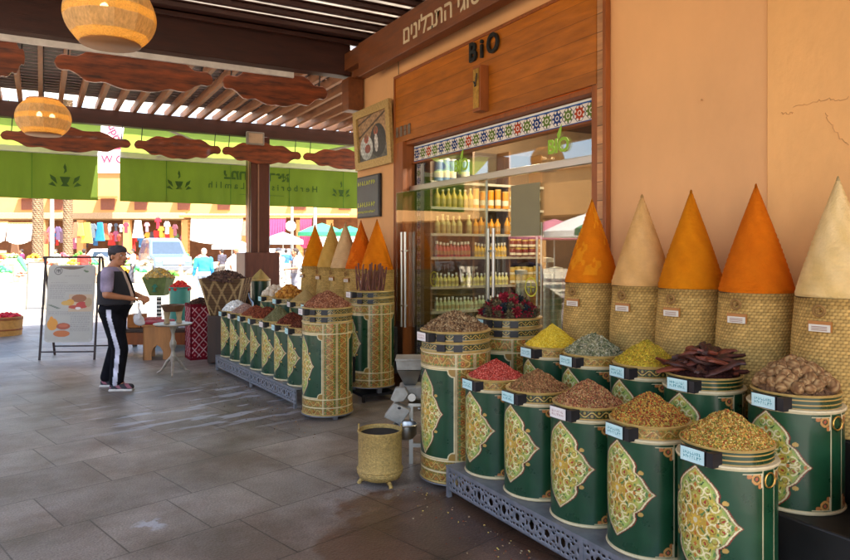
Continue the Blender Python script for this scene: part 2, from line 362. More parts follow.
b = MB(); b.grid(np.stack([np.zeros_like(U), -U, V], -1)[:, ::-1], col[:, ::-1]*.6); b.build('tile_face', MATS['glazed_tiles'], tb, vc=True)
b = MB(); b.b2((.004, -.09, 0), (.05, 0, 2.68)); b.build('backing', black, tb)
# steel transom bar and glass doors
tr = thing('transom_bar', 'long steel rail across the glass entrance', 'rail', (XW+.07, YB, 2.36))
b = MB(); b.b2((-.02, -(YB-YA), -.01), (.04, 0, .055)); b.build('rail', steel, tr, bev=.004)
def handle(px, X, z0, z1, par, org, gap=.028, both=False):
    y = onX(px, X)
    for k, xx in ((0, X-.05),):
        b = MB(); b.tube([(xx-org[0], y-gap*1.6-org[1], z0), (xx-org[0], y-gap*1.6-org[1], z1)], .017, 14); b.tube([(xx-org[0], y+gap*1.6-org[1], z0), (xx-org[0], y+gap*1.6-org[1], z1)], .017, 14)
        for z in (z0+.25, z1-.22): b.tube([(xx-org[0], y-gap*2.6-org[1], z), (xx-org[0], y+gap*2.6-org[1], z)], .012, 10); b.tube([(xx-org[0], y-org[1], z), (xx+.05-org[0], y-org[1], z)], .01, 8)
        b.build('handle', steel, par)
def pane(name, label, X, pa, pb, z0, z1, hp=None):
    ya, yb = onX(pa, X), onX(pb, X); org = (X, ya, 0)
    t = thing(name, label, 'door' if 'door' in name else 'window', org)
    b = MB(); b.b2((0, yb-ya, z0), (.01, 0, z1)); b.build('pane', glass, t)
    if hp: handle(hp, X, .75, 1.86, t, org)
    return t, org
X3 = XW-.06
d1, o1 = pane('glass_door', 'slid open glass door overlapping the orange wall, with a long double handle', X3, 396, 487, .02, 2.34, 407)
d2, o2 = pane('glass_door', 'middle glass door with a tall double steel handle and a grey notice', XW+.05, 484, 594, .02, 2.345, 495)
d3, o3 = pane('glass_fanlight', 'upper glass pane bearing two green leaf signs', XW+.07, 424, 596, 2.42, 2.7)
d4, o4 = pane('glass_door', 'left glass door with a round yellow sticker behind the open leaf', XW+.09, 424, 486, .02, 2.345)
b = MB(); b.tube([(.02, onX(485, XW+.05)-o2[1], .02), (.02, onX(485, XW+.05)-o2[1], 2.34)], .012, 6); b.build('edge_strip', steel, d2)
y = onX(532, XW+.05)-o2[1]
b = MB(); b.tube([(.06, y, .75), (.06, y, 1.9)], .014, 10); b.tube([(.06, y-.06, .75), (.06, y-.06, 1.9)], .014, 10); b.build('handle', steel, d2)
green = pm('leaf_green_vinyl', '#8dbb2e', .5, .05)
for px, dz in ((461, .0), (558, .0)):
    X = XW+.06; y = onX(px, X); z = 2.56
    s = text_mesh('leaf_lettering', 'BIO', .17, green, .002, None, wallM((X, y, z-.02), TOW), bold=.004)
    M = wallM((X, y+.0, z+.06), TOW)
    g = MB(); g.add([tuple(M @ Vector(p)) for p in ((0,-.03,0),(.03,0,0),(.045,.05,0),(.05,.11,0),(.01,.06,0),(-.015,.02,0))], [(0,1,2,3,4,5)])
    lf = g.build('leaf', green, s); tag(s, 'green BIO lettering with a leaf on the %s of the fanlight' % ('left half' if px < 500 else 'right half'), 'lettering', 'green BIO signs on the glass')
nx, ny = XW+.035, (onX(511, XW+.035), onX(540, XW+.035))
b = MB(); b.b2((nx-.003, ny[1], HX(525, 236, nx)), (nx, ny[0], HX(525, 184, nx)))
nt_ = tag(b.build('notice', pm('grey_notice_paper', '#8a8262', .8, .06)), 'plain grey green notice stuck on the glass door', 'notice')
yel = pm('yellow_vinyl', '#c9c22a', .5)
for px, py, X, n_ in ((434, 279, XW+.08, 'left glass door'), (531, 287, XW+.04, 'middle glass door')):
    y, z = onX(px, X), HX(px, py, X); b = MB()
    for i in range(32):
        a, c = 2*PI*i/32, 2*PI*(i+1)/32
        b.add([(X, y+r*math.cos(q), z+r*math.sin(q)) for r, q in ((.088,a),(.075,a),(.075,c),(.088,c))], [(0,1,2,3)])
    b.b2((X-.001, y-.05, z-.005), (X, y+.05, z+.005)); b.b2((X-.001, y-.005, z-.05), (X, y+.005, z+.05))
    tag(b.build('door_sticker', yel), 'round yellow outline sticker on the ' + n_, 'sticker', 'round stickers on the glass doors')
# BIO letters and lantern box
blk = pm('black_letter_paint', '#141c1c', .35)
yb_ = onX(483, XW-.04)
o = text_mesh('black_lettering', 'B i O', .26, blk, .012, None, wallM((XW-.055, yb_-.03, 3.61), TOW), bold=.006, sx=.9)
tag(o, 'raised black BIO letters on the wood panelling', 'lettering')
t = thing('wooden_wall_box', 'small upright brass faced wooden box under the black letters', 'wall box', (XW-.036, onX(479.5, XW-.1), 2.99))
b = MB(); b.b2((-.10, -.065, 0), (0, .065, .44)); b.build('case', casew, t, bev=.004)
b = MB(); b.b2((-.107, -.048, .03), (-.101, .048, .41)); b.build('face', brass, t)
b = MB(); b.tube([(-.11, .02, .24), (-.12, -.02, .3), (-.11, -.02, .36)], .006); b.tube([(-.11, .0, .24), (-.12, .02, .29)], .006); b.build('latch', black, t)
t = thing('house_number', 'tiny weathered metal characters at the upper left of the door casing', 'plaque', (XW-.04, onX(407, XW), 3.07))
for i in range(4):
    b = MB(); y = -.17+i*.1
    for k in range(3): b.b2((-.008, -y-.03+k*.022, -.06), (0, -y-.018+k*.022, .06))
    b.b2((-.008, -y-.03, .05 if i % 2 else -.01), (-.001, -y+.025, .062 if i % 2 else .004)); b.build('character', pm('old_pewter', '#8a7868', .5, .2, metal=.3), t)
# framed picture
def picture(u, v):    # u,v in 0..1
    c = picture0(u, v); r_ = np.random.default_rng(5); n_ = sum(np.sin(u*a+v*b_+p_)*w_ for a, b_, p_, w_ in ((31,17,1,.12),(57,-43,2,.1),(13,71,0,.1),(90,60,4,.08)))
    sk_ = ((u-.6)/.05)**2+((v-.66)/.07)**2 < 1; c[sk_] = H('#8c5a40'); sk_ = ((u-.27)/.05)**2+((v-.55)/.06)**2 < 1; c[sk_] = H('#8c5a40'); c[v < .16] *= .7
    return c*(.75+n_)[..., None]
def picture0(u, v):
    c = np.empty(u.shape+(3,)); c[:] = H('#b08a63')
    c[v < .3] = H('#6e6a66'); c[(np.abs(v-.55-.45*u) < .025)] = H('#4a3226'); c[(np.abs(v-.85-.3*u) < .02)] = H('#4a3226')
    def e(x, y, a, b_): return ((u-x)/a)**2+((v-y)/b_)**2 < 1
    c[e(.66,.40,.26,.36)] = H('#2c2a33'); c[e(.60,.62,.07,.1)] = H('#b4563e'); c[e(.6,.35,.06,.2)] = H('#d8d4d0'); c[e(.26,.3,.22,.27)] = H('#c9d0cf'); c[e(.27,.5,.08,.1)] = H('#b24a35'); c[e(.30,.27,.1,.1)] = H('#8f3a30')
    return c
X = XW-.05; ya, yb2 = onX(357.5, X), onX(393.5, X); wd = ya-yb2; zt, zb = 3.5, 2.72
t = thing('framed_picture', 'gilt framed photograph of two men hanging on the orange wall', 'picture', (X+.02, (ya+yb2)/2, zb), 0); t.rotation_euler = (0, -.06, 0)
hh = zt-zb; b = MB()
for lo, hi in (((-.05,-wd/2,0),(-.005,-wd/2+.1,hh)),((-.05,wd/2-.1,0),(-.005,wd/2,hh)),((-.05,-wd/2+.1,0),(-.005,wd/2-.1,.1)),((-.05,-wd/2+.1,hh-.1),(-.005,wd/2-.1,hh))): b.b2(lo, hi)
b.build('frame', pm('gilt_carving', '#b2945a', .5, .3, 40, .8, 35, metal=.4), t)
U, V = np.meshgrid(np.linspace(0,1,90), np.linspace(0,1,90), indexing='ij'); b = MB()
b.grid(np.stack([U*0-.02, wd/2-.1-U*(wd-.2), .1+V*(hh-.2)], -1)[:, ::-1], picture(U, V)[:, ::-1]); b.build('photograph', VC, t, vc=True)
# chalk board
X = XW-.04; ya, yb2 = onX(357, X), onX(378.5, X); zt, zb = HX(368, 177, X), HX(368, 216, X)
t = thing('menu_board', 'grey slate board with yellow chalk lines hanging below the framed picture', 'menu board', (X, (ya+yb2)/2, zb))
b = MB(); b.b2((-.0, -(ya-yb2)/2-.03, -.02), (.03, (ya-yb2)/2, zt-zb+.02)); b.build('frame', black, t, bev=.003)
b = MB(); b.b2((-.006, -(ya-yb2)/2, 0), (-.001, (ya-yb2)/2-.02, zt-zb)); b.build('slate', pm('slate', '#5d5f60', .6, .15), t)
b = MB(); ww = ya-yb2
for z, hgt, n_ in ((.80, .055, 8), (.24, .06, 8), (.08, .03, 9), (.56, .02, 8), (.48, .02, 7), (.40, .02, 6)):
    for k in range(n_):
        y = ww/2-.06-k*(ww-.12)/n_; zz = z*(zt-zb)
        if hgt > .025:
            b.tube([(-.008, y, zz), (-.008, y-.01*random.random(), zz+hgt)], .006, 5); b.tube([(-.008, y-.02, zz+hgt*random.random()), (-.008, y-.03, zz+hgt*random.random())], .006, 5)
b.build('chalk_writing', pm('yellow_chalk', '#c9cc62', .9), t)

# ---------------------------------------------------------------- pergola
pg = thing('pergola', 'dark wooden pergola roof of slats and rafters over the walkway', 'pergola', (3.6, 14, 0))
def Lp(p): return (p[0]-3.6, p[1]-14, p[2])
b = MB(); b.b2(Lp((-2.4, 8.42, 3.98)), Lp((3.62, 8.62, 4.402))); b.build('beam', dkwood, pg, bev=.01)
b = MB(); b.b2(Lp((-2.4, 13.9, 3.98)), Lp((8.2, 14.1, 4.26))); b.build('beam', dkwood, pg, bev=.01)
b = MB(); b.b2(Lp((-2.4, -2, 4.0)), Lp((-2.22, 13.9, 4.3))); b.build('beam', dkwoodY, pg, bev=.01)
for y in (1.4, 4.9):
    b = MB(); b.b2(Lp((-2.2, y, 4.02)), Lp((3.48, y+.14, 4.3))); b.build('beam', dkwood, pg, bev=.01)
for k in range(32):
    y = -2+k*.33; b = MB(); b.b2(Lp((-2.2, y, 4.345)), Lp((3.78, y+.06, 4.405))); b.build('slat', dkwood, pg, bev=.006)
b = MB()
for k in range(32): y = -2+k*.33-.03; b.b2(Lp((-2.2, y, 4.408)), Lp((3.78, y+.215, 4.418)))
b.b2(Lp((-2.2, 8.13, 4.408)), Lp((3.78, 8.42, 4.418))); b.build('board_layer', dkwood, pg)
n_ = int((8.2+2.2)/.31)
for k in range(n_):
    x = -2.2+k*.31; b = MB(); b.b2(Lp((x, 8.63, 4.25)), Lp((x+.07, 14.35, 4.40))); b.build('rafter', dkwoodY, pg, bev=.006)
b = MB()
for k in range(22): y = 9.1+k*.205; b.b2(Lp((-2.2, y, 4.403)), Lp((8.2, y+.168, 4.413)))
b.build('lath_layer', dkwood, pg)
b = MB(); b.b2(Lp((-2.4, 8.38, 4.47)), Lp((8.3, 14.4, 4.478))); b.build('roof_sheet', pm('milky_roof_sheet', '#e9e6e0', .5, .05, trans=.75), pg)
b = MB(); b.b2(Lp((-2.4, -2.2, 4.47)), Lp((3.78, 8.37, 4.478)))
b.build('roof_sheet', pm('dim_roof_sheet', '#bdb6ac', .6, .2, 2, trans=.6), pg)  # greyer, less translucent sheet that dims the light in the near bay
b = MB(); b.b2(Lp((-2.2, 8.622, 3.915)), Lp((2.9, 8.66, 4.05))); b.build('beam_strip', pm('pale_strip', '#e6e2dc', .5), pg)  # pale strip along the far side of the near beam
# corner bracket posts
b = MB(); b.b2(Lp((3.56, 8.36, 3.52)), Lp((3.78, 8.58, 3.95))); b.b2(Lp((3.63, 8.38, 3.953)), Lp((3.76, 8.417, 4.3))); b.build('bracket', beamw, pg, bev=.006)
# lintel beam along the wall with raised lettering
lb = thing('lintel_beam', 'reddish brown wooden beam along the wall top with pale Hebrew letters', 'beam', (3.5, 7.9, 3.84))
b = MB(); b.b2((0, -11, 0), (.13, 0, .42)); b.build('beam_body', beamw, lb, bev=.005)
b = MB(); b.b2((.03, 0.003, .2), (.14, .7, .42)); b.b2((.135, -11, .1), (.28, .6, .3)); b.build('rear_beam', beamw, lb)
heb = 'כל סוגי התבלינים'[::-1]
yl, yr = onX(403, 3.5), onX(482, 3.5)
try:
    tx = text_mesh('carved_lettering', 'םינילבתה יגוס לכ  תילכ', .27, pm('bone_paint', '#c9b592', .6, .1), .004, None, None, align='LEFT', bold=.003)
    me = tx.data; co = np.empty(len(me.vertices)*3); me.vertices.foreach_get('co', co); co = co.reshape(-1, 3)
    w_ = co[:, 0].max(); x0 = co[:, 0].min(); print('HEB', w_, x0, co[:,1].min(), co[:,1].max())
    me.transform(Matrix.Rotation(-PI/2, 4, 'Z') @ Matrix.Rotation(PI/2, 4, 'X')); tx.parent = lb; tx.location = (-.002, yl-7.9, .17)
except Exception as e: print('hebrew failed', e)
# posts
def post(x, y, s=.20):
    t = thing('pergola_post', 'dark square wooden post carrying the pergola, pale edge strips', 'post', (x, y, 0))
    b = MB(); b.b2((-s, -s, 0), (s, s, 3.98)); b.build('shaft', wood('post_wood', '#46201a', 'Z', .35, .2, coat=.2), t, bev=.02)
    b = MB(); b.b2((-.055, -s-.012, 1.6), (-.03, -s-.001, 3.98)); b.b2((-s-.012, -.1, 1.6), (-s-.001, -.03, 3.98)); b.build('edge_strip', pm('rubbed_wood_edge', '#8d6a55', .4), t)
    b = MB(); b.b2((-.36, -.36, 0), (.36, .36, 1.6)); b.build('plinth', wood('plinth_wood', '#5a3122', 'Z', .5, .3), t, bev=.02)
    return t
p1 = post(3.93, 14.0)
p2 = dup(p1, (-2.3, 8.5, 0), label='dark square post at the left side of the walkway, out past the frame')
for yy in (14.0,): dup(p1, (-2.3, yy, 0), label='dark square post at the far left corner of the pergola')
dup(p1, (-2.3, 1.5, 0), label='dark square post nearest the viewer on the left')
t = thing('floodlight', 'small floodlight with a pale square lens fixed above the post', 'floodlight', (CW(260, 13.5)[0], 13.72, HC+114*13.5/680))
b = MB(); b.box((0,0,0), (.36,.1,.26)); b.build('housing', pm('grey_housing', '#8b8880', .4), t, bev=.015)
b = MB(); b.box((0,-.056,0), (.28,.01,.19)); b.build('lens', pm('dusty_lens', '#b9a48c', .3), t)
b = MB(); b.tube([(0,.05,0),(0,.2,.05)], .03); b.build('arm', black, t)
# hanging carved boards
def board(x0, x1, Y, zc, hgt, seed, label):
    r = random.Random(seed); W = x1-x0; t = thing('hanging_board', label, 'carved board', ((x0+x1)/2, Y, zc), group='carved boards hanging from the pergola beams')
    key = [(0,.0),(.012,.24),(.04,.36),(.09,.34),(.13,.42),(.19,.72),(.24,.80),(.30,.76),(.38,.86),(.45,.98),(.5,1.0)]
    xs = np.linspace(0, 1, 70); k = np.array(key); tt = np.minimum(xs, 1-xs); prof = np.interp(tt, k[:,0], k[:,1])*.5*hgt
    wv = .025*np.sin(xs*PI*9)*np.minimum(1, tt*12)
    top = [(-W/2+W*x, p+w_*.6) for x, p, w_ in zip(xs, prof, wv)]; bot = [(-W/2+W*x, -p*.95+w_*.5) for x, p, w_ in zip(xs, prof, wv)]
    b = MB(); b.prism(bot+top[::-1][1:-1], .05); b.build('board', carved, t, bev=.008)
    for s in (-1, 1):
        b = MB(); x = s*W*.42; b.tube([(x, 0, .06), (x+.02, .0, (4.25 if Y < 10 else 3.99)-zc)], .009, 6); b.build('chain', black, t)
pos = ['first', 'second', 'third']
r1 = [(-20, 25, 8.85), (54, 213, 8.85), (222, 327, 8.85)]; lab1 = ['carved dark board cut by the left edge, hanging from the near beam', 'large wavy carved board hanging from the near beam below the big lamp', 'wavy carved board hanging from the near beam beside the shop corner']
for i, (a, c, Y) in enumerate(r1):
    x0, x1 = onY(a, Y), onY(c, Y); m_ = (a+c)/2; Z = Y/(FY-FX*(m_-425)/FP); board(x0, x1, Y, 3.80, .50, i, lab1[i])
r2 = [(-90, -3), (0, 131), (134, 221), (222, 301), (303, 385)]; lab2 = ['small carved board past the left edge on the far beam', 'long carved board on the far beam behind the small lamp', 'carved board on the far beam left of the post', 'carved board on the far beam behind the post', 'carved board on the far beam at the right by the gilt picture']
for i, (a, c) in enumerate(r2):
    if i == 0: continue
    x0, x1 = onY(a, 13.75), onY(c, 13.75); board(x0, x1, 13.75, 3.62, .46, i+5, lab2[i])
# awnings
agreen = pm('green_awning_cloth', '#5e7220', .9, .12, 3, .15, 8, trans=.42, stretch=(1,1,.3))
aluminium = pm('white_aluminium', '#c8c6c2', .4, .1)
ink = pm('dark_green_ink', '#34501a', .9)
def awning(x0, x1, label, txt):
    W = x1-x0; t = thing('green_awning', label, 'awning', (x0, 14.1, 3.98)); zf = 3.58-3.98; yf = 1.2
    nx = int(W/.05); xs = np.linspace(0, W, nx); ss = np.linspace(0, 1, 14)
    Xg, Sg = np.meshgrid(xs, ss, indexing='ij'); Z = .32+(zf+.06-.32)*Sg-.05*np.sin(PI*Sg)+.006*np.sin(Xg*9)
    b = MB(); b.grid(np.stack([Xg, .05+Sg*(yf-.05), Z], -1)); b.build('canopy_cloth', pm('lime_canopy_cloth', '#98ae48', .9, .1, 3, .15, 8, trans=.5), t)
    Hv = .92; Xg, Sg = np.meshgrid(xs, np.linspace(0, 1, 18), indexing='ij')
    Yg = yf+.03+(.05*np.sin(Xg*3.1+np.sin(Xg*1.3))+.022*np.sin(Xg*8.3+1+Sg*1.5)+.008*np.sin(Xg*19))*Sg; b = MB(); b.grid(np.stack([Xg, Yg, zf-Sg*Hv], -1)); v = b.build('valance', agreen, t)
    b = MB()
    for sx in np.arange(.9, W, 1.35): b.b2((sx, yf-.005, zf-Hv), (sx+.012, yf+.004, zf-.02))
    b.build('seam', pm('seam_thread', '#3f6a18', .9), t)
    b = MB(); b.b2((0, yf-.07, zf-.03), (W, yf+.02, zf+.10)); b.build('front_bar', aluminium, t, bev=.01)
    for xa in (W*.1, W*.9):
        b = MB(); xm = xa+(.9 if xa < W/2 else -.9); b.tube([(xa, 0, .1), (xm, .55, -.1), (xa+.1, yf-.03, zf+.04)], .03, 8); b.build('folding_arm', aluminium, t)
    for (s, xx, zz, size, bd) in txt:
        text_mesh('lettering', s, size, ink, .001, t, Matrix.Translation((xx, yf-.012, zz+zf)) @ Matrix.Rotation(PI/2, 4, 'X'), mirror=True, bold=bd)
    return t, zf, yf
def logo(t, x, z, yf, s=.2):
    b = MB(); M = Matrix.Translation((x, yf-.012, z)) 
    def pr(pts): b.prism([(p*s, q*s) for p, q in pts], .004, M)
    pr([(-.35,.1),(.35,.1),(.22,-.25),(.12,-.4),(.3,-.6),(-.3,-.6),(-.12,-.4),(-.22,-.25)])
    for sg in (-1, 1): pr([(sg*.5,-.45),(sg*.9,-.1),(sg*1.0,.25),(sg*.62,.02)]); pr([(sg*.55,-.65),(sg*1.1,-.5),(sg*.8,-.3)])
    pr([(-.1,.3),(.12,.5),(.1,.8),(0,1.1),(-.12,.8),(-.02,.6)])
    b.build('emblem', ink, t)
a1, zf, yf = awning(-2.4, onY(98, 15.3), 'green awning at the left with an open end beside a gap of sky', [('ste Lamlih', .95, -.45, .26, .004), ('...... ... ... . . ....... .......', 1.2, -.68, .10, .002)])
logo(a1, onY(65, 15.3)+2.4, zf-.5, yf, .27)
x0 = onY(120, 15.3); a2, zf, yf = awning(x0, 7.0, 'long green awning behind the post with mirrored lettering', [('צמחי   מרפא'[::-1], onY(257,15.3)-x0, -.26, .28, .012), ('H e r b o r i s t e      L a m l i h', onY(265, 15.3)-x0, -.50, .20, .003), ('.................. ........ ........ . ............', onY(262,15.3)-x0, -.66, .09, .002)])
logo(a2, onY(341, 15.3)-x0, zf-.5, yf, .22); logo(a2, onY(179, 15.3)-x0, zf-.48, yf, .24)
# left side drop awning seen in the glass
# woven lamps
def lamp(loc, label, R=.30):
    t = thing('woven_pendant_lamp', label, 'lamp', loc, group='woven globe lamps under the pergola')
    ratt = pm('woven_rattan', '#c4ae80', .7, .3, 60, .5, 130, trans=.5, stretch=(1,1,.25)); mesh_ = pm('open_rattan_band', '#cfae62', .6, .3, 90, .6, 160, trans=.5)
    if 'open_rattan_done' not in MATS:
        MATS['open_rattan_done'] = mesh_; n = mesh_.node_tree.nodes; l = mesh_.node_tree.links; out = n['Material Output']; src = out.inputs[0].links[0].from_socket
        tr = n.new('ShaderNodeBsdfTransparent'); ms = n.new('ShaderNodeMixShader'); ms.inputs[0].default_value = .18; l.new(src, ms.inputs[1]); l.new(tr.outputs[0], ms.inputs[2]); l.new(ms.outputs[0], out.inputs[0])
    def rr(z): return R*math.sqrt(max(0, 1-(z/(R*.82))**2))
    zs = [-.78, -.55, -.12, .12, .5, .80]
    for i in range(5):
        pr = [(rr(z*R*.98) if False else R*math.sqrt(max(.001, 1-z*z))*1.0, z*R*.86) for z in np.linspace(zs[i], zs[i+1], 5)]
        P = np.array([[(r*math.cos(a)*(1+.0*i), r*math.sin(a), z) for a in np.linspace(0, 2*PI, 13)[:-1]] for r, z in pr])
        nrm = P*.965
        b = MB(); b.grid(P, wrap=True); b.grid(nrm[:, ::-1], wrap=True); b.build('woven_band', ratt if i % 2 else mesh_, t, sharp=20)
    b = MB(); b.lathe([(R*.63, -R*.68), (R*.66, -R*.66), (R*.63, -R*.62), (R*.58, -R*.66)], 24); b.build('rim_ring', pm('rattan_ring', '#9b6a3a', .6), t); b = MB(); b.lathe([(R*.3, R*.68), (R*.62, R*.70), (R*.6, R*.74)], 24); b.build('rim_ring', pm('rattan_ring', '#9b6a3a', .6), t)
    for a in (0, 2.1, 4.2):
        b = MB(); b.ell((.09*math.cos(a), .09*math.sin(a), .02), (.03,.03,.04), 10, 8); b.build('bulb', emat('warm_bulb', '#ffd49a', 14) if 'wb' not in MATS else MATS['wb'], t)
    b = MB(); b.tube([(0,0,0),(0,0,4.3-loc[2])], .008, 6); b.tube([(0,0,R*.6),(.09,0,.05)], .006, 5); b.tube([(0,0,R*.6),(-.05,.08,.05)], .006, 5); b.tube([(0,0,R*.6),(-.05,-.08,.05)], .006, 5); b.build('cord', black, t)
MATS['wb'] = emat('warm_bulb', '#ffd49a', 14)
p = CW(110.5, 4.7); lamp((p[0], p[1], 3.27), 'large woven globe lamp cut off by the top of the picture')
p = CW(43.5, 8.1); lamp((p[0], p[1], HC+132*8.1/680), 'smaller looking woven globe lamp farther off at the left')
# ---------------------------------------------------------------- painted tin barrels
def c3(n, *cols):
    return [H(c) for c in cols]
GOLD, GOLD2, CREAM, RED, DKG, PALE, YEL, ORG = c3(0, '#b8924a', '#8c6a33', '#d8c99c', '#9c3327', '#14332a', '#9db05a', '#d2a93c', '#b8692c')
GRN = H('#153f25')
def medallion(c, u, v, W, Hh):
    au, av = np.abs(u), np.abs(v); a, bb = au/W, av/Hh
    w = np.interp(bb, [0,.06,.12,.2,.3,.37,.41,.46,.53,.62,.7,.8,.9,1], [1,.90,.84,.77,.70,.60,.53,.52,.545,.50,.42,.29,.14,0])
    d = (w-a)*W*.72; d = np.where(bb > .985, -1, d)
    c[(d > -.0015) & (d <= .0022)] = RED*.7; c[(d > .003) & (d <= .0095)] = CREAM; c[(d > .0095) & (d <= .0115)] = H('#8a5a3a')
    ins = d > .0115; r = np.hypot(a, bb)
    f = np.clip((.75-r)/.5, 0, 1)[..., None]; fld = PALE*(1-f)+YEL*.8*f; c[ins] = fld[ins]
    c[ins & (d < .020)] = PALE*.8
    # arabesque scrolls, mirrored about both axes
    f1 = np.sin(au*105+2.2*np.sin(av*62+.4))+np.sin(av*98+2.2*np.sin(au*70)); f2 = np.sin(au*190+1.7*np.sin(av*120))+np.sin(av*180+1.9*np.sin(au*130+1))
    m = ins & (f1 > 1.15); c[m] = c[m]*.45+YEL*.55; m = ins & (np.abs(f1-.55) < .16); c[m] = GOLD*.85; m = ins & (f2 > 1.72); c[m] = H('#cdb982')
    m = ins & (f1 < -1.6); c[m] = H('#5c7d45')
    def ring(x, y, R, col, t=.0035, a0=None):
        q = np.hypot(au-x, av-y); m = ins & (np.abs(q-R) < t)
        if a0 is not None: th = np.arctan2(av-y, au-x); m &= (np.mod(th-a0, 2*PI) < 4.3)
        c[m] = col
    def dot(x, y, rx, ry, col, rot=0):
        cs, sn = math.cos(rot), math.sin(rot); p = (au-x)*cs+(av-y)*sn; q = -(au-x)*sn+(av-y)*cs
        c[ins & ((p/rx)**2+(q/ry)**2 < 1)] = col
    for x, y, R, a0 in ((.030,.035,.022,0),(.075,.025,.024,2),(.115,.022,.018,4),(.045,.085,.022,1),(.085,.07,.017,3),(.02,.125,.018,5),(.055,.135,.014,1.5),(.018,.175,.013,.5),(.135,.012,.010,2)):
        ring(x, y, R, H('#e2d3a0'), .0028, a0); ring(x, y, R*.6, H('#8c6a2c'), .002, a0+2.5)
    for x, y, rx, ry, ro in ((.075,.026,.008,.005,.6),(.045,.086,.008,.005,1.2),(.02,.126,.007,.005,1.4),(.118,.022,.009,.004,.4)): dot(x, y, rx, ry, RED, ro)
    for x, y, rx, ry, ro in ((.098,.01,.009,.003,.4),(.06,.055,.009,.003,1),(.025,.155,.008,.003,.2),(.066,.108,.009,.003,2),(.14,.03,.007,.003,2.2),(.012,.075,.003,.010,.1),(.036,.165,.007,.003,.8),(.105,.075,.006,.003,1.2)): dot(x, y, rx, ry, H('#2c4a2a'), ro)
    for x, y in ((.055,.0),(.0,.055),(.0,.1),(.095,.0),(.0,.15),(.0,.195),(.165,.0)): dot(x, y, .006, .009, ORG)

    th = np.arctan2(av, au); q = np.hypot(au, av); c[ins & (q < .030+.006*np.cos(8*th))] = GOLD; c[ins & (q < .024+.006*np.cos(8*th))] = YEL; c[ins & (q < .011)] = CREAM
    # small buds outside the notches
    for sx in (1,):
        q = ((au-.56*W-.016)/.013)**2+((av-.40*Hh-.004)/.010)**2; c[(q < 1) & (d < -.0025)] = GOLD
    return c
def bandpat(c, u, v, z0, z1, dark=False, per=.10):
    m = (v >= z0) & (v < z1); h = z1-z0; q = (v-z0)/h-.5; k = np.abs(q)
    bgc = H('#2c2d1c') if dark else H('#8e6a2c'); c[m] = bgc
    if not dark:
        f1 = np.sin(u*150+2*np.sin(v*110))+np.sin(v*140+2*np.sin(u*95)); f2 = np.sin(u*260+v*40)*np.sin(v*240-u*50)
        k_ = m & (f1 > .95); c[k_] = H('#b08c40'); k_ = m & (np.abs(f1) < .2); c[k_] = H('#7d5c2a'); k_ = m & (f2 > .86); c[k_] = H('#c0a35c'); k_ = m & (f1 < -1.45); c[k_] = H('#6b6a34'); k_ = m & (f1 < -1.75); c[k_] = H('#96452a')
    wv = .26*np.sin(u*2*PI/per); c[m & (np.abs(q-wv) < (.07 if dark else .045))] = H('#c9a85a') if dark else H('#c8ab66')
    uu = np.mod(u, per/2)/(per/2)-.5; sg = np.where(np.mod(u, per) < per/2, -1, 1)
    rr = np.hypot(uu*per/2, (q-sg*.17)*h); c[m & (rr < h*.16)] = H('#b98a3c') if dark else H('#b07c38'); c[m & (rr < h*.10)] = H('#8f3a26') if not dark else H('#6b7a3a'); c[m & (rr < h*.04)] = YEL
    r2 = np.hypot(np.mod(u+per/8, per/4)-per/8, (np.abs(q)-.33)*h); c[m & (r2 < h*.07)] = H('#5f7a3a')
    c[m & (k > .455)] = CREAM*.7
    return c
def stripv(c, u, v, u0, u1, z0, z1, per=.11):
    m = (u >= u0) & (u < u1) & (v >= z0) & (v < z1); t = np.zeros_like(c[m]); w_ = u1-u0
    tmp = bandpat(c.copy(), v, u-u0, .0, w_, False, per); c[m] = tmp[m]; return c
def spandrel(c, u, v, uc, zc, s, su, sv):     # orange scroll ornament in a panel corner
    x, y = (u-uc)*su/s, (v-zc)*sv/s
    q = (x > 0) & (y > 0) & (x+y*.8 < 1.15) & (np.sin(x*5)*.12+.78 > y)
    c[q & (np.abs(np.hypot(x-.35, y-.3)-.24) < .07)] = H('#c28a4a'); c[q & (np.hypot(x-.35, y-.3) < .1)] = H('#a8553a')
    c[q & (np.hypot(x-.78, y-.14) < .14)] = H('#b5713c'); c[q & (np.hypot(x-.14, y-.7) < .14)] = H('#b5713c'); c[q & (x < .07)] = CREAM; c[q & (y < .07)] = CREAM
    return c
def cyl_grid(R, z0, z1, col_fn, nu=440, dz=.0032):
    """painted tube: u is arc length from the aisle side (-X), positive towards the viewer side (-Y)"""
    nz = max(3, int((z1-z0)/dz)); A = np.linspace(-PI, PI, nu, endpoint=False); Zs = np.linspace(z0, z1, nz)
    Ag, Zg = np.meshgrid(A, Zs, indexing='ij')
    c = col_fn(Ag*R, Zg, Ag); P = np.stack([-R*np.cos(Ag), -R*np.sin(Ag), Zg], -1)
    b = MB(); P2 = np.transpose(P, (1, 0, 2)); c2 = np.transpose(c, (1, 0, 2)); b.grid(P2, c2, wrap=True); return b
tin = pm('painted_tin', rough=.30, var=.22, scale=7, vc=True, bump=.12, bscale=14, coat=.15)
tindark = pm('dark_green_tin', '#11362a', .3, .2, 8, .1, 30, coat=.2)
goldtin = pm('gold_lip', '#b99a58', .4, .2, 25, metal=.2)
labelcol = ['#bfe0de', '#c4e2e0', '#e6ddd6']
def small_paint(R, Hb):
    def fn(u, v, A):
        c = np.empty(u.shape+(3,)); c[:] = GRN
        au = np.mod(u+PI*R/2, PI*R)-PI*R/2        # two identical faces
        medallion(c, au, v-(Hb-.245), .195, .232)
        e = R*math.radians(80); k = np.abs(au)
        c[np.abs(k-e) < .003] = CREAM*.75
        for sv, zc in ((-1, Hb-.02), (1, .02)):
            spandrel(c, k, v, e-.004, zc, .075, -1, sv)
        c[v < .018] = CREAM*.9; c[(v > Hb-.012)] = CREAM*.9
        return c
    return fn
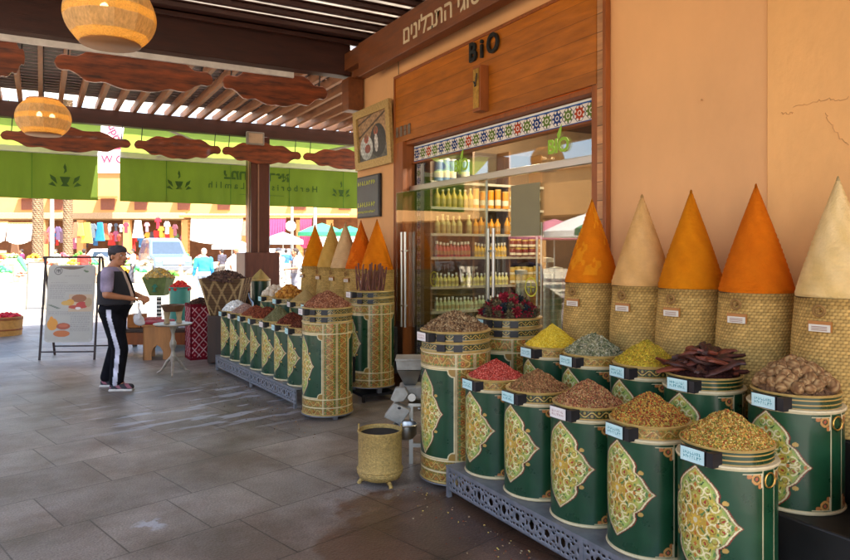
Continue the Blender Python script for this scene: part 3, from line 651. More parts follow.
def rim_paint(dark):
    def fn(u, v, A):
        c = np.empty(u.shape+(3,)); c[:] = GOLD; return bandpat(c, u, v, .008, .052, dark, .075)
    return fn
def gold_only(u, v, A):
    c = np.empty(u.shape+(3,)); c[:] = GRN*.8; c[np.mod(v, .02) < .006] = GOLD; return c
MESHC = {}
def part_mesh(key, fn):
    if key not in MESHC: MESHC[key] = fn()
    return MESHC[key]
def label_parts(t, R, z, kind):
    """clip plate with a paper label on the aisle side"""
    root = link('label_holder', part_mesh(('clip', R), lambda: clip_mesh(R)), t, (0, 0, z))
    m = part_mesh(('label', R, kind), lambda: paper_mesh(R, kind)); link('paper_label', m, root)
    return root
def clip_mesh(R):
    b = MB(); b.b2((-R-.030, -.062, -.032), (-R-.016, .062, .032)); b.b2((-R-.03, -.10, -.03), (-R+.05, -.068, .03)); me = b.mesh('label_holder'); me.materials.append(black); return me
def paper_mesh(R, kind):
    b = MB(); r = random.Random(kind); nu, nv = 60, 28; U, V = np.meshgrid(np.linspace(-.06, .06, nu), np.linspace(-.029, .029, nv), indexing='ij')
    c = np.empty(U.shape+(3,)); c[:] = H(labelcol[kind % 3]); inkc = H('#3f8f93') if kind % 3 < 2 else H('#b08a86')
    for row in (.009, -.009):
        x = -.045
        while x < .04:
            wd = r.uniform(.004, .009); m = (U > x) & (U < x+wd*.4) & (np.abs(V-row) < .006); c[m] = inkc
            m = (U > x) & (U < x+wd) & (np.abs(V-row-r.choice([-.005,0,.005])) < .0018); c[m] = inkc; x += wd+r.uniform(.002, .006)
    b.grid(np.stack([0*U-R-.032, -U, V], -1)[:, ::-1], c[:, ::-1]); me = b.mesh('paper_label', True); me.materials.append(VCM); return me
def small_barrel(loc, label, group, kind=0, rim=0, Hb=.55, R=.2, cat='spice barrel', ring=False):
    t = thing('painted_barrel', label, cat, loc, random.uniform(-.09, .09), group)
    def body():
        b = cyl_grid(R, .0, Hb, small_paint(R, Hb)); me = b.mesh('barrel_body', True); me.materials.append(tin); return me
    link('barrel_body', part_mesh(('body', R, Hb), body), t)
    for nm_, z, rr, th in (('base_rim', .008, R+.004, .008), ('rim', Hb, R+.006, .009)):
        def lips():
            b = MB(); b.lathe([(rr-.012, z-th), (rr, z-th*.7), (rr+.003, z), (rr, z+th*.7), (rr-.03, z+th)], 64); me = b.mesh(nm_); me.materials.append(cream); return me
        link(nm_, part_mesh((nm_, R, Hb), lips), t)
    def band():
        b = cyl_grid(R-.012, 0, .06, [rim_paint(False), rim_paint(True), gold_only][rim], 400, .0025); me = b.mesh('rim_band', True); me.materials.append(tin); return me
    link('rim_band', part_mesh(('band', R, rim), band), t, (0, 0, Hb+.004))
    def top():
        b = MB(); b.lathe([(R-.03, .0), (R-.008, .0), (R-.006, .006), (R-.012, .010), (R-.03, .004)], 64); b.lathe([(0, -.01), (R-.02, -.01)], 32); me = b.mesh('lip'); me.materials.append(goldtin); return me
    link('lip', part_mesh(('lip', R), top), t, (0, 0, Hb+.06))
    label_parts(t, R-.012, Hb+.028, kind)
    if ring:
        b = MB(); a = math.radians(88); x, y = -(R+.006)*math.cos(a), -(R+.006)*math.sin(a)
        b.tube([(x+.03*math.cos(q), y-.002, Hb-.05+.03*math.sin(q)) for q in np.linspace(0, 2*PI, 20)], .0035, 6); b.build('ring_handle', brass, t)
    return t
def tall_paint(R, Hb):
    def fn(u, v, A):
        c = np.empty(u.shape+(3,)); c[:] = GOLD
        per = PI*R; au = np.mod(u+per/2, per)-per/2; k = np.abs(au); e = R*math.radians(58)
        for z0, z1 in ((.0,.075),(.082,.155),(Hb-.10,Hb-.012)): bandpat(c, au, v, z0, z1, False, .09)
        for j in range(3):
            s0 = e+.004+j*(per/2-e)*2/3*1.0; 
        w_ = (per-2*e)/2                      # gold strips between the two faces
        kk = np.where(au > 0, au, au+per)     # 0..per
        for j in range(2): stripv(c, kk, v, e+.006+j*w_, e+w_-.004+j*w_, .0, Hb-.012, .10)
        for x in (e, e+w_, e+2*w_): c[np.abs(kk-x) < .003] = CREAM*.85
        g0, g1 = .175, Hb-.125; cut = .05
        zz = np.minimum(v-g0, g1-v); kc = e-.012-k
        pan = (zz > 0) & (kc > 0) & (np.hypot(np.maximum(cut-zz, 0), np.maximum(cut-kc, 0)) < cut*1.0) if False else (zz > 0) & (kc > 0) & ~((zz < cut) & (kc < cut) & (np.hypot(zz, kc) < cut*.9))
        c[(k < e-.001) & (v > .16) & (v < Hb-.11) & ~pan] = H('#9a742f')
        out = (zz > -.008) & (kc > -.008) & ~((zz < cut) & (kc < cut) & (np.hypot(zz, kc) < cut*.9-.008)) & ~pan; c[out] = CREAM
        c[pan] = GRN
        t = c.copy(); medallion(t, au, v-(g0+g1)/2, .165, .30); c[pan] = t[pan]
        for z in (.078, .158, Hb-.108, Hb-.006): c[np.abs(v-z) < .005] = CREAM
        return c
    return fn
def tall_barrel(loc, label, group=None, kind=2):
    R, Hb = .25, .90
    t = thing('tall_painted_barrel', label, 'spice barrel', loc, 0, group)
    def body():
        b = cyl_grid(R, .0, Hb, tall_paint(R, Hb), 520); me = b.mesh('barrel_body', True); me.materials.append(tin); return me
    link('barrel_body', part_mesh('tbody', body), t)
    def bands():
        b = cyl_grid(R-.005, 0, .058, rim_paint(True), 440, .0028); me = b.mesh('rim_band', True); me.materials.append(tin); return me
    for z in (Hb+.003, Hb+.075): link('rim_band', part_mesh('tband', bands), t, (0, 0, z))
    def lips():
        b = MB(); b.lathe([(R-.02, -.008), (R+.003, -.006), (R+.006, 0), (R+.003, .006), (R-.03, .008)], 72); me = b.mesh('rim'); me.materials.append(goldtin); return me
    for z in (.006, Hb, Hb+.066, Hb+.135): link('rim', part_mesh('tlips', lips), t, (0, 0, z))
    def buck():
        b = MB(); b.box((-(R+.004), 0, 0), (.016, .06, .045)); me = b.mesh('buckle'); me.materials.append(black); return me
    for a in (35, 62):
        for z in (Hb+.03, Hb+.1): link('buckle', part_mesh('tbuck', buck), t, (0, 0, z), math.radians(a))
    root = link('label_holder', part_mesh(('clip', R), lambda: clip_mesh(R)), t, (0, 0, Hb+.1)); link('paper_label', part_mesh(('label', R, kind), lambda: paper_mesh(R, kind)), root)
    b = MB()
    for a in (.5, 2.6, 4.7): b = MB(); b.box((.2*math.cos(a), .2*math.sin(a), -.035), (.04, .04, .07), a, taper=1.2); b.build('foot', galv, t)
    b = MB(); b.lathe([(0,-.008),(R+.01,-.008),(R+.01,0),(0,0)], 48); b.build('base_plate', galv, t)
    return t
# ---------------------------------------------------------------- spices
def mound(R, h, pal, seed, grain=.006, n=2600, sharp=1.15, lump=.004, elong=1.0, flat=.5, off=(0,0)):
    """coarse pile: a heaped core plus loose grains lying on it"""
    r = np.random.default_rng(seed); P = np.array([H(p) for p in pal]); na, nr = 150, 42
    def hz(rad): return h*(np.maximum(0, 1-np.abs(rad/R)**sharp))
    rad = np.linspace(0.001, R, nr); A = np.linspace(0, 2*PI, na, endpoint=False); Rg, Ag = np.meshgrid(rad, A, indexing='ij')
    wob = 1+.07*np.sin(2*Ag+seed)+.05*np.sin(3*Ag+seed*2)+.03*np.sin(7*Ag+seed*3)
    Z = hz(Rg*wob)+r.normal(0, lump*.5, Rg.shape)*(Rg < R*.985)+lump*1.2*np.sin(Rg*70+3*np.sin(Ag*3+seed)); Z = np.where(Rg > R*.97, np.minimum(Z, .004), Z)
    X = Rg*np.cos(Ag)+off[0]*Z/h; Y = Rg*np.sin(Ag)+off[1]*Z/h
    c = P[r.integers(0, len(P), Rg.shape)]*r.uniform(.7, 1.1, Rg.shape)[..., None]
    b = MB(); b.grid(np.stack([X, Y, Z], -1), c, wrap=True)
    # grains
    q = R*np.sqrt(r.uniform(0, .97, n)); a = r.uniform(0, 2*PI, n); wb = 1+.07*np.sin(2*a+seed)+.05*np.sin(3*a+seed*2)+.03*np.sin(7*a+seed*3); z = hz(q*wb)+lump*1.2*np.sin(q*70+3*np.sin(a*3+seed))
    ctr = np.stack([q*np.cos(a)+off[0]*z/h, q*np.sin(a)+off[1]*z/h, z+grain*.15], -1)
    base = np.array([(1,0,0),(-1,0,0),(0,1,0),(0,-1,0),(0,0,1),(0,0,-1)], float)*np.array([elong, 1, flat])
    u1, u2, u3 = r.uniform(0, 1, (3, n)); qx = np.sqrt(1-u1)*np.sin(2*PI*u2); qy = np.sqrt(1-u1)*np.cos(2*PI*u2); qz = np.sqrt(u1)*np.sin(2*PI*u3); qw = np.sqrt(u1)*np.cos(2*PI*u3)
    M = np.stack([np.stack([1-2*(qy**2+qz**2), 2*(qx*qy-qz*qw), 2*(qx*qz+qy*qw)], -1), np.stack([2*(qx*qy+qz*qw), 1-2*(qx**2+qz**2), 2*(qy*qz-qx*qw)], -1), np.stack([2*(qx*qz-qy*qw), 2*(qy*qz+qx*qw), 1-2*(qx**2+qy**2)], -1)], 1)
    g = np.einsum('nij,kj->nki', M, base)*(grain*r.uniform(.5, 1.1, n))[:, None, None]+ctr[:, None]
    F = np.array([(0,2,4),(2,1,4),(1,3,4),(3,0,4),(2,0,5),(1,2,5),(3,1,5),(0,3,5)]); F = (F[None]+np.arange(n)[:, None, None]*6).reshape(-1, 3)
    gc = np.repeat(P[r.integers(0, len(P), n)]*r.uniform(.7, 1.25, n)[:, None], 6, 0)
    b.add(g.reshape(-1, 3), F.tolist(), gc); return b
def pile(loc, R, h, pal, label, seed, cat='spice pile', group='heaped spices on the barrels', **k):
    b = mound(R, h, pal, seed, **k); o = b.build('spice_heap', VCM, None, loc, 0, vc=True, sharp=30 if 'smooth' not in k else 180)
    return tag(o, label, cat, group)
RG = 'painted barrels in the right hand display'; LG = 'small painted barrels in the left hand display'
# right display
front = [(2.60, 3.65), (2.60, 3.22), (2.60, 2.79), (2.60, 2.36), (2.60, 1.93)]
z0 = .21
fl = ['green barrel of red peppercorns, far end of the front row', 'green barrel second from the far end of the front row, blue label and brown herbs', 'green barrel in the middle of the front row with a whitish label', 'green barrel second nearest in the front row under rust brown petals', 'nearest green barrel, cut by the bottom edge of the picture']
for i, (x, y) in enumerate(front): small_barrel((x, y, z0), fl[i], RG, [0,0,2,1,1][i], [0,1,1,0,2][i], ring=i == 4)
tall_barrel((2.60, 4.15, .045), 'tall gold and green barrel left of the red peppercorns, heaped with brown seeds')
tall_barrel((3.15, 4.25, .10), 'tall barrel behind the others, next to the glass door, full of dried flowers', kind=0)
back = [(3.05, 3.62), (3.05, 3.22), (3.05, 2.79), (3.05, 2.40), (3.08, 1.92)]
bl = ['green barrel of yellow powder beside the dried flowers', 'green barrel of grey green leaves in the back row', 'green barrel of yellow green blossom in the middle of the back row', 'green barrel under the dark bark pieces', 'dark green barrel with gold rings heaped with pale brown nuts']
z1 = .48
for i, (x, y) in enumerate(back): small_barrel((x, y, z1), bl[i], RG, [1,1,0,0,1][i], [0,0,1,2,2][i], Hb=.455, ring=i == 4)
T1 = z0+.55+.062; T2 = z1+.455+.062; T3 = .045+1.038
pile((2.60, 4.15, T3), .235, .125, ['#8a6a48','#6e4e33','#a58660','#5c4430','#b49a72'], 'heap of brown cumin like seeds on the tall front barrel', 1, grain=.0085, elong=2.3, flat=.6, n=3600, sharp=1.3)
pile((2.60, 3.65, T1), .183, .11, ['#b5402f','#c8574a','#9c3024','#d97a68','#8c2a20'], 'heap of red pink peppercorns', 2, grain=.0058, flat=1, n=3600, sharp=1.1)
pile((2.60, 3.22, T1), .183, .11, ['#8b5a38','#a8764c','#6b3f28','#7d6a3c','#b98a5c'], 'heap of light brown flaky herbs behind the blue label', 3, n=3300)
pile((2.60, 2.79, T1), .185, .12, ['#9a5a3a','#b98252','#7a3a28','#8f7f48','#c49a6c','#6b3a2c'], 'heap of reddish brown herb mix in the middle of the front row', 4, n=3600, sharp=1.2)
pile((2.60, 2.36, T1), .188, .13, ['#a8552c','#c48a3a','#8c3a22','#b5a04c','#6b3a1e','#8f8a3c'], 'heap of rust and gold petals, second nearest', 5, n=4200, sharp=1.15)
pile((2.60, 1.93, T1), .188, .13, ['#b97a34','#8f8a3a','#c9a04a','#9a4a26','#6b6a2c','#d0b468'], 'nearest heap of coarse golden green and red spice mix', 6, n=5200, sharp=1.2)
pile((3.05, 3.62, T2), .183, .15, ['#d2b020','#dcbf3a','#c29a1a','#e0c850'], 'bright yellow powder cone by the dried flowers', 7, grain=.004, n=2500, sharp=1.05, lump=.0015)
pile((3.05, 3.22, T2), .183, .12, ['#8f8a68','#6e7350','#a8a27c','#5c6044','#b5ad90'], 'heap of grey green dried leaves', 8, grain=.009, elong=1.8, n=2600, sharp=1.3)
pile((3.05, 2.79, T2), .185, .13, ['#c4a22c','#a8962a','#d4b840','#8a7a24','#b5862c'], 'heap of yellow green crumbled blossom', 9, grain=.007, n=3400, sharp=1.2)
# bark, nuts, flowers as single pieces
def blob_mesh(name, r, seed, elong=1, col=('#8a6a4c',), bumpy=.1, n=10, m=7):
    rr = np.random.default_rng(seed); b = MB(); b.ell((0,0,0), (r*elong, r, r*.92), n, m); v = b.v[0]; d = 1+bumpy*np.sin(v[:,0]/r*4+seed)*np.cos(v[:,1]/r*3+seed*2)+rr.normal(0, bumpy*.2, len(v))
    d[:n] = d[0]; d[-n:] = d[-1]
    b.v[0] = v*d[:, None]; P = np.array([H(k) for k in col]); b.c = [P[rr.integers(0, len(P), len(v))]*rr.uniform(.8,1.15,(len(v),1))]
    me = b.mesh(name, True, 180); me.materials.append(VCM); return me
def scatter(meshes, name, n, R, h, c, label, cat, group, seed, sharp=1.5, rmax=.9, tilt=PI, lift=.01, scale=(.85, 1.15)):
    r = random.Random(seed); pts = []
    tries = 0; md = R*1.55/math.sqrt(n)
    while len(pts) < n and tries < 20000:
        tries += 1; q = R*rmax*math.sqrt(r.random()); a = r.uniform(0, 2*PI); p = Vector((q*math.cos(a), q*math.sin(a), h*max(0, 1-(q/R)**sharp)+lift))
        if all((p-s).length > md for s in pts): pts.append(p)
        elif tries % 60 == 0: md *= .97
    for p in pts:
        o = bpy.data.objects.new(name, r.choice(meshes)); C.objects.link(o); o.location = (c[0]+p.x, c[1]+p.y, c[2]+p.z)
        o.rotation_euler = (r.uniform(-tilt, tilt), r.uniform(-tilt, tilt), r.uniform(-PI, PI)); s = r.uniform(*scale); o.scale = (s, s, s); tag(o, label, cat, group)
nuts = [blob_mesh('dried_nut', .029, s, 1.05, ('#94704a','#7f5c38','#a98a5e','#6b4a2e'), .045, 12, 9) for s in range(4)]
core = mound(.17, .10, ['#7a5a3e','#5c422e'], 30, n=300, grain=.01, sharp=1.6); tag(core.build('nut_heap_core', VCM, None, (3.08, 1.92, T2), vc=True), 'brown debris lying under the pale nuts in the nearest back barrel', 'nut debris')
scatter(nuts, 'dried_nut', 64, .178, .125, (3.08, 1.92, T2), 'round pale brown nut heaped in the nearest barrel of the back row', 'nut', 'pale brown nuts in the nearest back barrel', 5, 1.5)
def bark_mesh(seed):
    r = np.random.default_rng(seed); L_, w_, t_ = r.uniform(.15, .24), r.uniform(.035, .06), .012; b = MB(); nx = 9
    xs = np.linspace(-L_/2, L_/2, nx); A = np.linspace(0, 2*PI, 10, endpoint=False); P = np.zeros((nx, 10, 3))
    for i, x in enumerate(xs):
        e = .55+.45*math.sin(PI*(i+.6)/(nx+.2)); P[i, :, 0] = x; P[i, :, 1] = np.cos(A)*w_/2*e*r.uniform(.85, 1.1)+.008*math.sin(x*30+seed); P[i, :, 2] = np.sin(A)*t_*e*r.uniform(.8, 1.3)+.012*math.cos(x*14+seed)
    P += r.normal(0, .002, P.shape); pal = np.array([H(k) for k in (('#3e1a14','#2a120e','#4c2418') if seed % 4 else ('#7a3a22','#6b2f1c','#5c2818'))]); c = pal[r.integers(0, 3, (nx, 10))]
    b.grid(P, c, wrap=True); b.f.append(tuple(range(10))); b.f.append(tuple((nx-1)*10+k for k in reversed(range(10)))); me = b.mesh('bark_piece', True, 50); me.materials.append(pm('dried_bark', rough=.6, var=.25, scale=40, vc=True, bump=.4, bscale=60)); return me
core = mound(.175, .09, ['#3a1a14','#2c120e'], 31, n=400, grain=.012, sharp=1.6); tag(core.build('bark_heap_core', VCM, None, (3.05, 2.40, T2), vc=True), 'dark broken bark crumbs lying under the long bark pieces', 'bark crumbs')
scatter([bark_mesh(s) for s in range(9)], 'bark_piece', 34, .185, .125, (3.05, 2.40, T2), 'dark reddish strip of dried bark in the heap on the back row', 'bark piece', 'dark bark pieces heaped on one barrel', 6, 1.5, .85, .35, .012)
def flower_mesh(seed, cols, R=.045):
    r = np.random.default_rng(seed); b = MB(); P = np.array([H(k) for k in cols])
    b.ell((0,0,0), (R*.5,)*3, 8, 6, col=P[0]*.6)
    for k in range(70):
        d = r.normal(0, 1, 3); d /= np.linalg.norm(d); t = np.cross(d, r.normal(0, 1, 3)); t /= np.linalg.norm(t); n2 = np.cross(d, t); L_ = R*r.uniform(.75, 1.1); w_ = R*.16
        b.add([d*R*.35, d*L_*.7+t*w_, d*L_, d*L_*.7-t*w_+n2*w_*.5], [(0,1,2),(0,2,3),(2,1,0),(3,2,0)][:2], P[r.integers(0, len(P))]*r.uniform(.7, 1.2))
    me = b.mesh('dried_flower', True, 20); me.materials.append(VCM); return me
fm = [flower_mesh(s, cs) for s, cs in enumerate([('#8c1c2c','#a83040','#6b1420'), ('#7a1c26','#942a34'), ('#4a4a34','#6b6248','#38392a'), ('#5c5038','#7a6c4c'), ('#242c34','#30383c')])]
core = mound(.22, .11, ['#4a3a2c','#5c1c20'], 32, n=500, grain=.014, sharp=1.7); tag(core.build('flower_heap_core', VCM, None, (3.15, 4.25, .10+1.038), vc=True), 'crushed petals lying under the dried flower heads', 'petal litter')
for (k, lab, sd_, n_) in ((fm[:2], 'dark red dried flower head in the heap by the glass door', 7, 22), (fm[2:4], 'brownish dried flower head in the heap by the glass door', 8, 22), (fm[4:], 'slate blue dried flower head in the heap by the glass door', 9, 6)):
    scatter(k, 'dried_flower', n_, .225, .14, (3.15, 4.25, .10+1.038), lab, 'dried flower', 'dried flower heads on the tall barrel by the door', sd_, 1.6, .95, lift=.02)
# woven baskets with spice cones
def basket_mesh(R, h):
    nu, nz = 380, int(h/.0035); A = np.linspace(-PI, PI, nu, endpoint=False); Zs = np.linspace(0, h, nz); Ag, Zg = np.meshgrid(A, Zs, indexing='ij')
    row = np.floor(Zg/.0165); ph = Ag*R/.022+row*.5; fz = (Zg/.0165-row-.5)*2; fu = (ph-np.floor(ph)-.5)*2
    hgt = np.clip(1-.75*(np.abs(fz)**2.2)-.75*(np.abs(fu)**3)+.25*fz*fu, -.2, 1); rp = .004*hgt
    prof = R*(1-.035*np.cos(Zg/h*2*PI)*.5)+.006*np.sin(Zg*9+2*np.sin(Ag))+.004*np.sin(Ag*3)
    r = rng.uniform(.8, 1.15, (900, 80)); q = r[(np.floor(ph).astype(int)) % 900, row.astype(int) % 80]
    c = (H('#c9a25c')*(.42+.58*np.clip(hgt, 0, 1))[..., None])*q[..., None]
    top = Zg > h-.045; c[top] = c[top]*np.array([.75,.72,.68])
    P = np.stack([-(prof+rp)*np.cos(Ag), -(prof+rp)*np.sin(Ag), Zg], -1)
    b = MB(); b.grid(np.transpose(P, (1,0,2)), np.transpose(c, (1,0,2)), wrap=True); b.lathe([(0, h-.01), (R-.01, h-.01), (R-.002, h)], 48, col=H('#6b5230')); me = b.mesh('basket_body', True, 60); me.materials.append(VCM); return me
def cone_mesh(R, h, cols, seed, crust=0):
    r = np.random.default_rng(seed); na, nz = 150, 110; t = np.linspace(0, 1, nz); A = np.linspace(0, 2*PI, na, endpoint=False); T, Ag = np.meshgrid(t, A, indexing='ij')
    prof = R*(1.0*(1-T)**.97+.045*np.sin(PI*T)*(1-T)) ; prof = np.where(T > .97, prof*.9+.0015, prof); prof = prof*np.where(T < .03, .965+T*1.16, 1)
    w_ = sum(np.sin(Ag*k+r.uniform(0, 6)+T*r.uniform(2, 9))*.5/k for k in (2,3,5,7)); prof += .005*w_*(1-T)+r.normal(0, .0007, T.shape)+.0016*np.sin(T*130+2*np.sin(Ag*2+T*5))*(np.sin(Ag*2.3+T*6) > .2)
    P = np.array([H(k) for k in cols]); nz_ = sum(np.sin(Ag*f+T*g+r.uniform(0, 6)) for f, g in ((1,3),(2,-5),(3,9),(5,-14),(8,21)))/5; m = np.clip(nz_*.7+.5, 0, 1)[..., None]; c = P[0]*m+P[1]*(1-m)
    if crust: pat = (np.sin(Ag*2.+T*7+.6)+.7*np.sin(Ag*5-T*15)+.5*np.sin(Ag*9+T*31)+.4*np.sin(Ag*17-T*40) > .75) & (T > .1); c[pat] = P[2]*.45+P[0]*.55; prof = prof+np.where(pat, .003, 0)
    tip = T > .96; c[tip] *= .7
    b = MB(); b.grid(np.stack([prof*np.cos(Ag), prof*np.sin(Ag), T*h], -1), c, wrap=True); me = b.mesh('spice_cone', True, 180); me.materials.append(pm('packed_spice', rough=.95, var=.1, scale=14, vc=True, bump=.45, bscale=110, spec=.1)); return me
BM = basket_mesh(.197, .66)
wick = pm('straw', '#8a6430', .8, .2, 30)
def basket(x, y, z, label, group, lab=True, small=1):
    t = thing('woven_basket', label, 'basket', (x, y, z), 0, group); link('basket_body', BM, t, (0, 0, -.24))
    b = MB(); a = math.radians(9); cx, cy = -.209*math.cos(a), -.209*math.sin(a); R_ = Matrix.Rotation(a, 4, 'Z') @ Matrix.Rotation(-PI/2, 4, 'Y')
    pts = [R_ @ Vector((.025*math.cos(q), .025*math.sin(q), .016)) + Vector((cx, cy, .36)) for q in np.linspace(0, 2*PI, 14)]; b.tube([tuple(p) for p in pts], .007, 7); pts = [R_ @ Vector((.0, .0, k)) + Vector((cx, cy, .36)) for k in (0, .03)]; b.tube([tuple(p) for p in pts], .008, 7)
    b.build('knob', wick, t)
    if lab:
        a = math.radians(9); b = MB(); b.box((-.212*math.cos(a), -.212*math.sin(a), .285), (.012, .105, .05), a); h_ = b.build('tag_holder', pm('amber_holder', '#a86b2c', .4), t)
        b = MB(); b.box((-.22*math.cos(a), -.22*math.sin(a), .277), (.004, .095, .034), a); b.build('paper_tag', pm('tag_paper', '#d5cdbc', .7, .1), h_)
        b = MB(); 
        for zz in (.284, .276, .268): b.box((-.2235*math.cos(a), -.2235*math.sin(a), zz), (.0015, .07, .0028), a)
        b.build('tag_writing', pm('tag_ink', '#8c5a48', .8), h_)
    return t
def cone(x, y, z, R, h, cols, seed, label, crust=0):
    o = link('spice_cone', cone_mesh(R, h, cols, seed, crust), None, (x, y, z), seed*.7); tag(o, label, 'spice cone', 'tall moulded spice cones'); return o
XC = 3.45; yc = [onX(592, XC), onX(642, XC), onX(691, XC), onX(756, XC), onX(838, XC)]
OR = ('#cf7a12', '#b9600e', '#dd9a1c'); TA = ('#d4a468', '#c49456'); PA = ('#e0c088', '#d0ac6c')
kc = [(('#cc700e','#c4680c','#dc921c'), 'orange cone with peeling yellow patches, farthest of the right five', 1), (TA, 'sandy beige cone between two orange cones on the right', 0), (('#c8760c','#ba6808'), 'yellow orange cone in the middle of the right five', 0), (('#c8660c','#bb5a08'), 'large deep orange cone second from the right edge', 0), (PA, 'pale cream cone at the right edge of the picture', 0)]
bk = ['straw basket under the farthest orange cone, beside the glass', 'straw basket under the sandy cone', 'straw basket under the yellow orange cone', 'straw basket under the large deep orange cone', 'straw basket at the right edge under the cream cone']
for i, y in enumerate(yc):
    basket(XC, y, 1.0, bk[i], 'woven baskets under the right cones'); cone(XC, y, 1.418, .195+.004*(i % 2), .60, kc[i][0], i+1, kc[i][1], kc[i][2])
# grains spilled round the racks
rs_ = np.random.default_rng(17); b = MB(); P_ = [H(k) for k in ('#b98a4a','#8a4a2c','#c9b060','#6b4a2e','#8a4a34','#a89878')]
for k in range(380):
    if k % 3: x_, y_ = 2.33-abs(rs_.normal(0, .14)), rs_.uniform(1.2, 4.2)
    else: x_, y_ = 2.2-abs(rs_.normal(0, .25)), rs_.uniform(5.6, 9.4)
    s_ = rs_.uniform(.0015, .0045); a_ = rs_.uniform(0, PI); b.box((x_, y_, s_*.5), (s_*2.2, s_*1.2, s_), a_, col=P_[k % 6])
tag(b.build('spilled_grains', VCM, None, (0,0,.001), vc=True), 'seeds and crumbs spilled on the tiles along the racks', 'spilled grains', kind='stuff')
# display racks
def perforated(L_, h):
    nx, nz = int(L_/.006), int(h/.006); us = (np.arange(nx)+.5)*.006; vs = (np.arange(nz)+.5)*.006; U, V = np.meshgrid(us, vs, indexing='ij'); per = .26
    x = np.mod(U, per)-per/2; y = V-h/2; hole = (x/.020)**2+(y/.026)**2 < 1
    hole |= (np.hypot(np.abs(x)-.13, y) < .021)
    for px, py, rx, ry in ((.045,.0,.010,.018),(.075,.022,.013,.009),(.035,.045,.013,.007),(.098,.045,.010,.007),(.073,.05,.007,.005),(.0,.05,.010,.006),(.125,.045,.007,.005),(.06,.035,.005,.005)): hole |= ((np.abs(x)-px)/rx)**2+((np.abs(y)-py)/ry)**2 < 1
    hole &= (V > .018) & (V < h-.018)
    I = np.arange((nx+1)*(nz+1)).reshape(nx+1, nz+1); f = []
    for i, j in zip(*np.where(~hole)): f.append((I[i,j], I[i+1,j], I[i+1,j+1], I[i,j+1]))
    Ug, Vg = np.meshgrid(np.arange(nx+1)*.006, np.arange(nz+1)*.006, indexing='ij')
    return np.stack([Ug*0, -Ug, Vg], -1).reshape(-1, 3), f
def rack(name, label, loc, rz, L_, tiers, D=.46):
    """local: +x into the shop, runs along -y from the origin"""
    t = thing(name, label, 'display rack', loc, rz)
    v, f = perforated(L_, .15); b = MB(); b.add(v+np.array([0,0,.05]), f); o = b.build('pierced_apron', galv, t); m = o.modifiers.new('thick', 'SOLIDIFY'); m.thickness = .004
    b = MB(); b.b2((-.004, -L_, .198), (D, 0, .208)); b.build('shelf', galv, t)
    for y in (-.02, -L_/2, -L_+.04):
        for x in (.01, D-.03): b = MB(); b.b2((x-.014, y-.014, 0), (x+.014, y+.014, .197)); b.build('leg', galv, t)
    dk = pm('dark_rack_paint', '#1c1a18', .5, .2)
    for x, z, y0, y1 in tiers:
        b = MB(); b.b2((x, y0, .21), (x+.40, y1, z)); b.build('riser', dk, t, bev=.01)
    return t
rack('display_rack', 'long pierced metal rack carrying the right hand barrels', (2.37, 3.90, 0), 0, 2.62, [(.49, .478, -2.6, -.03), (.92, .755, -2.6, -.02)])
A_, B_ = Vector((2.30, 6.78, 0)), Vector((2.10, 9.56, 0)); rz = math.atan2((A_-B_).x, -(A_-B_).y)
rl = rack('display_rack', 'pierced metal rack carrying the row of small barrels on the left', tuple(B_), rz, (A_-B_).length, [(.42, .49, -2.8, -.03), (.95, .755, -2.6, -.03)])
# left display
dv = (B_-A_).normalized(); nv = Vector((-dv.y, dv.x, 0)); nv = nv if nv.x > 0 else -nv
sp = []
for i in range(7):
    p = A_+nv*.215+dv*(.22+i*.393); sp.append(p)
names = ['nearest', 'second', 'third', 'fourth', 'fifth', 'sixth', 'farthest']
pals = [['#5c2c1e','#7a4430','#4a2418'], ['#6b3222','#4a2014','#8a4a34'], ['#6e6a48','#84805a','#5c5a3c'], ['#7a3a26','#8f4a30','#5c2a1c'], ['#8c4a30','#74382a','#a05c3e'], ['#9a7a6c','#84645a','#b09488'], ['#e4e4e0','#cfd0cf','#f0f0ee']]
labs = ['dark red brown pods in the left row, next to the tall barrel', 'dark brown chopped root in the left row', 'grey green herb cone in the left row', 'reddish brown bark bits in the left row', 'rust brown flakes in the left row', 'greyish pink crumbs beside the white crystals', 'heap of white crystals at the far end of the left row']
TL = .21+.55+.062
for i, p in enumerate(sp):
    small_barrel((p.x, p.y, .21), 'small green and gold barrel, %s in the left row counted from the viewer' % names[i], LG, [0,1,2][i % 3], [0,1][i % 2])
    pile((p.x, p.y, TL), .183, [.11,.12,.17,.13,.12,.12,.13][i], pals[i], labs[i], 40+i, grain=[.012,.013,.005,.015,.012,.012,.022][i], n=[900,900,1500,800,900,700,420][i], sharp=[1.3,1.3,1.1,1.3,1.3,1.3,1.8][i], flat=.8)
tall_barrel((2.50, 6.40, .045), 'tall gold and green barrel at the near end of the left display, under brown flakes')
pile((2.50, 6.40, .045+1.038), .235, .16, ['#a06a4c','#8a5238','#b98464','#6b3c2a'], 'pink brown flakes on the tall barrel at the near end of the left display', 50, grain=.011, n=2200, sharp=1.15)
tall_barrel((3.22, 6.90, .16), 'tall gold and green barrel holding upright sticks, beside the open glass door')
r_ = random.Random(4)
for k in range(34):
    q, a = .2*math.sqrt(r_.random()), r_.uniform(0, 2*PI); L_ = r_.uniform(.20, .33); b = MB(); n_ = 6; bx, by = r_.uniform(-.05, .05), r_.uniform(-.05, .05)
    b.tube([(bx*i/n_, by*i/n_+.006*math.sin(i*2+k), L_*i/n_) for i in range(n_+1)], [.010*r_.uniform(.8, 1.1) for _ in range(n_+1)], 6); o = b.build('root_stick', pm('dried_root', '#6b3f30', .8, .3, 30, .4, 60), None, (3.22+q*math.cos(a), 6.90+q*math.sin(a), 1.20-.02)); tag(o, 'thin brown stick standing upright in the tall barrel by the open door', 'stick', 'upright sticks in the tall barrel')
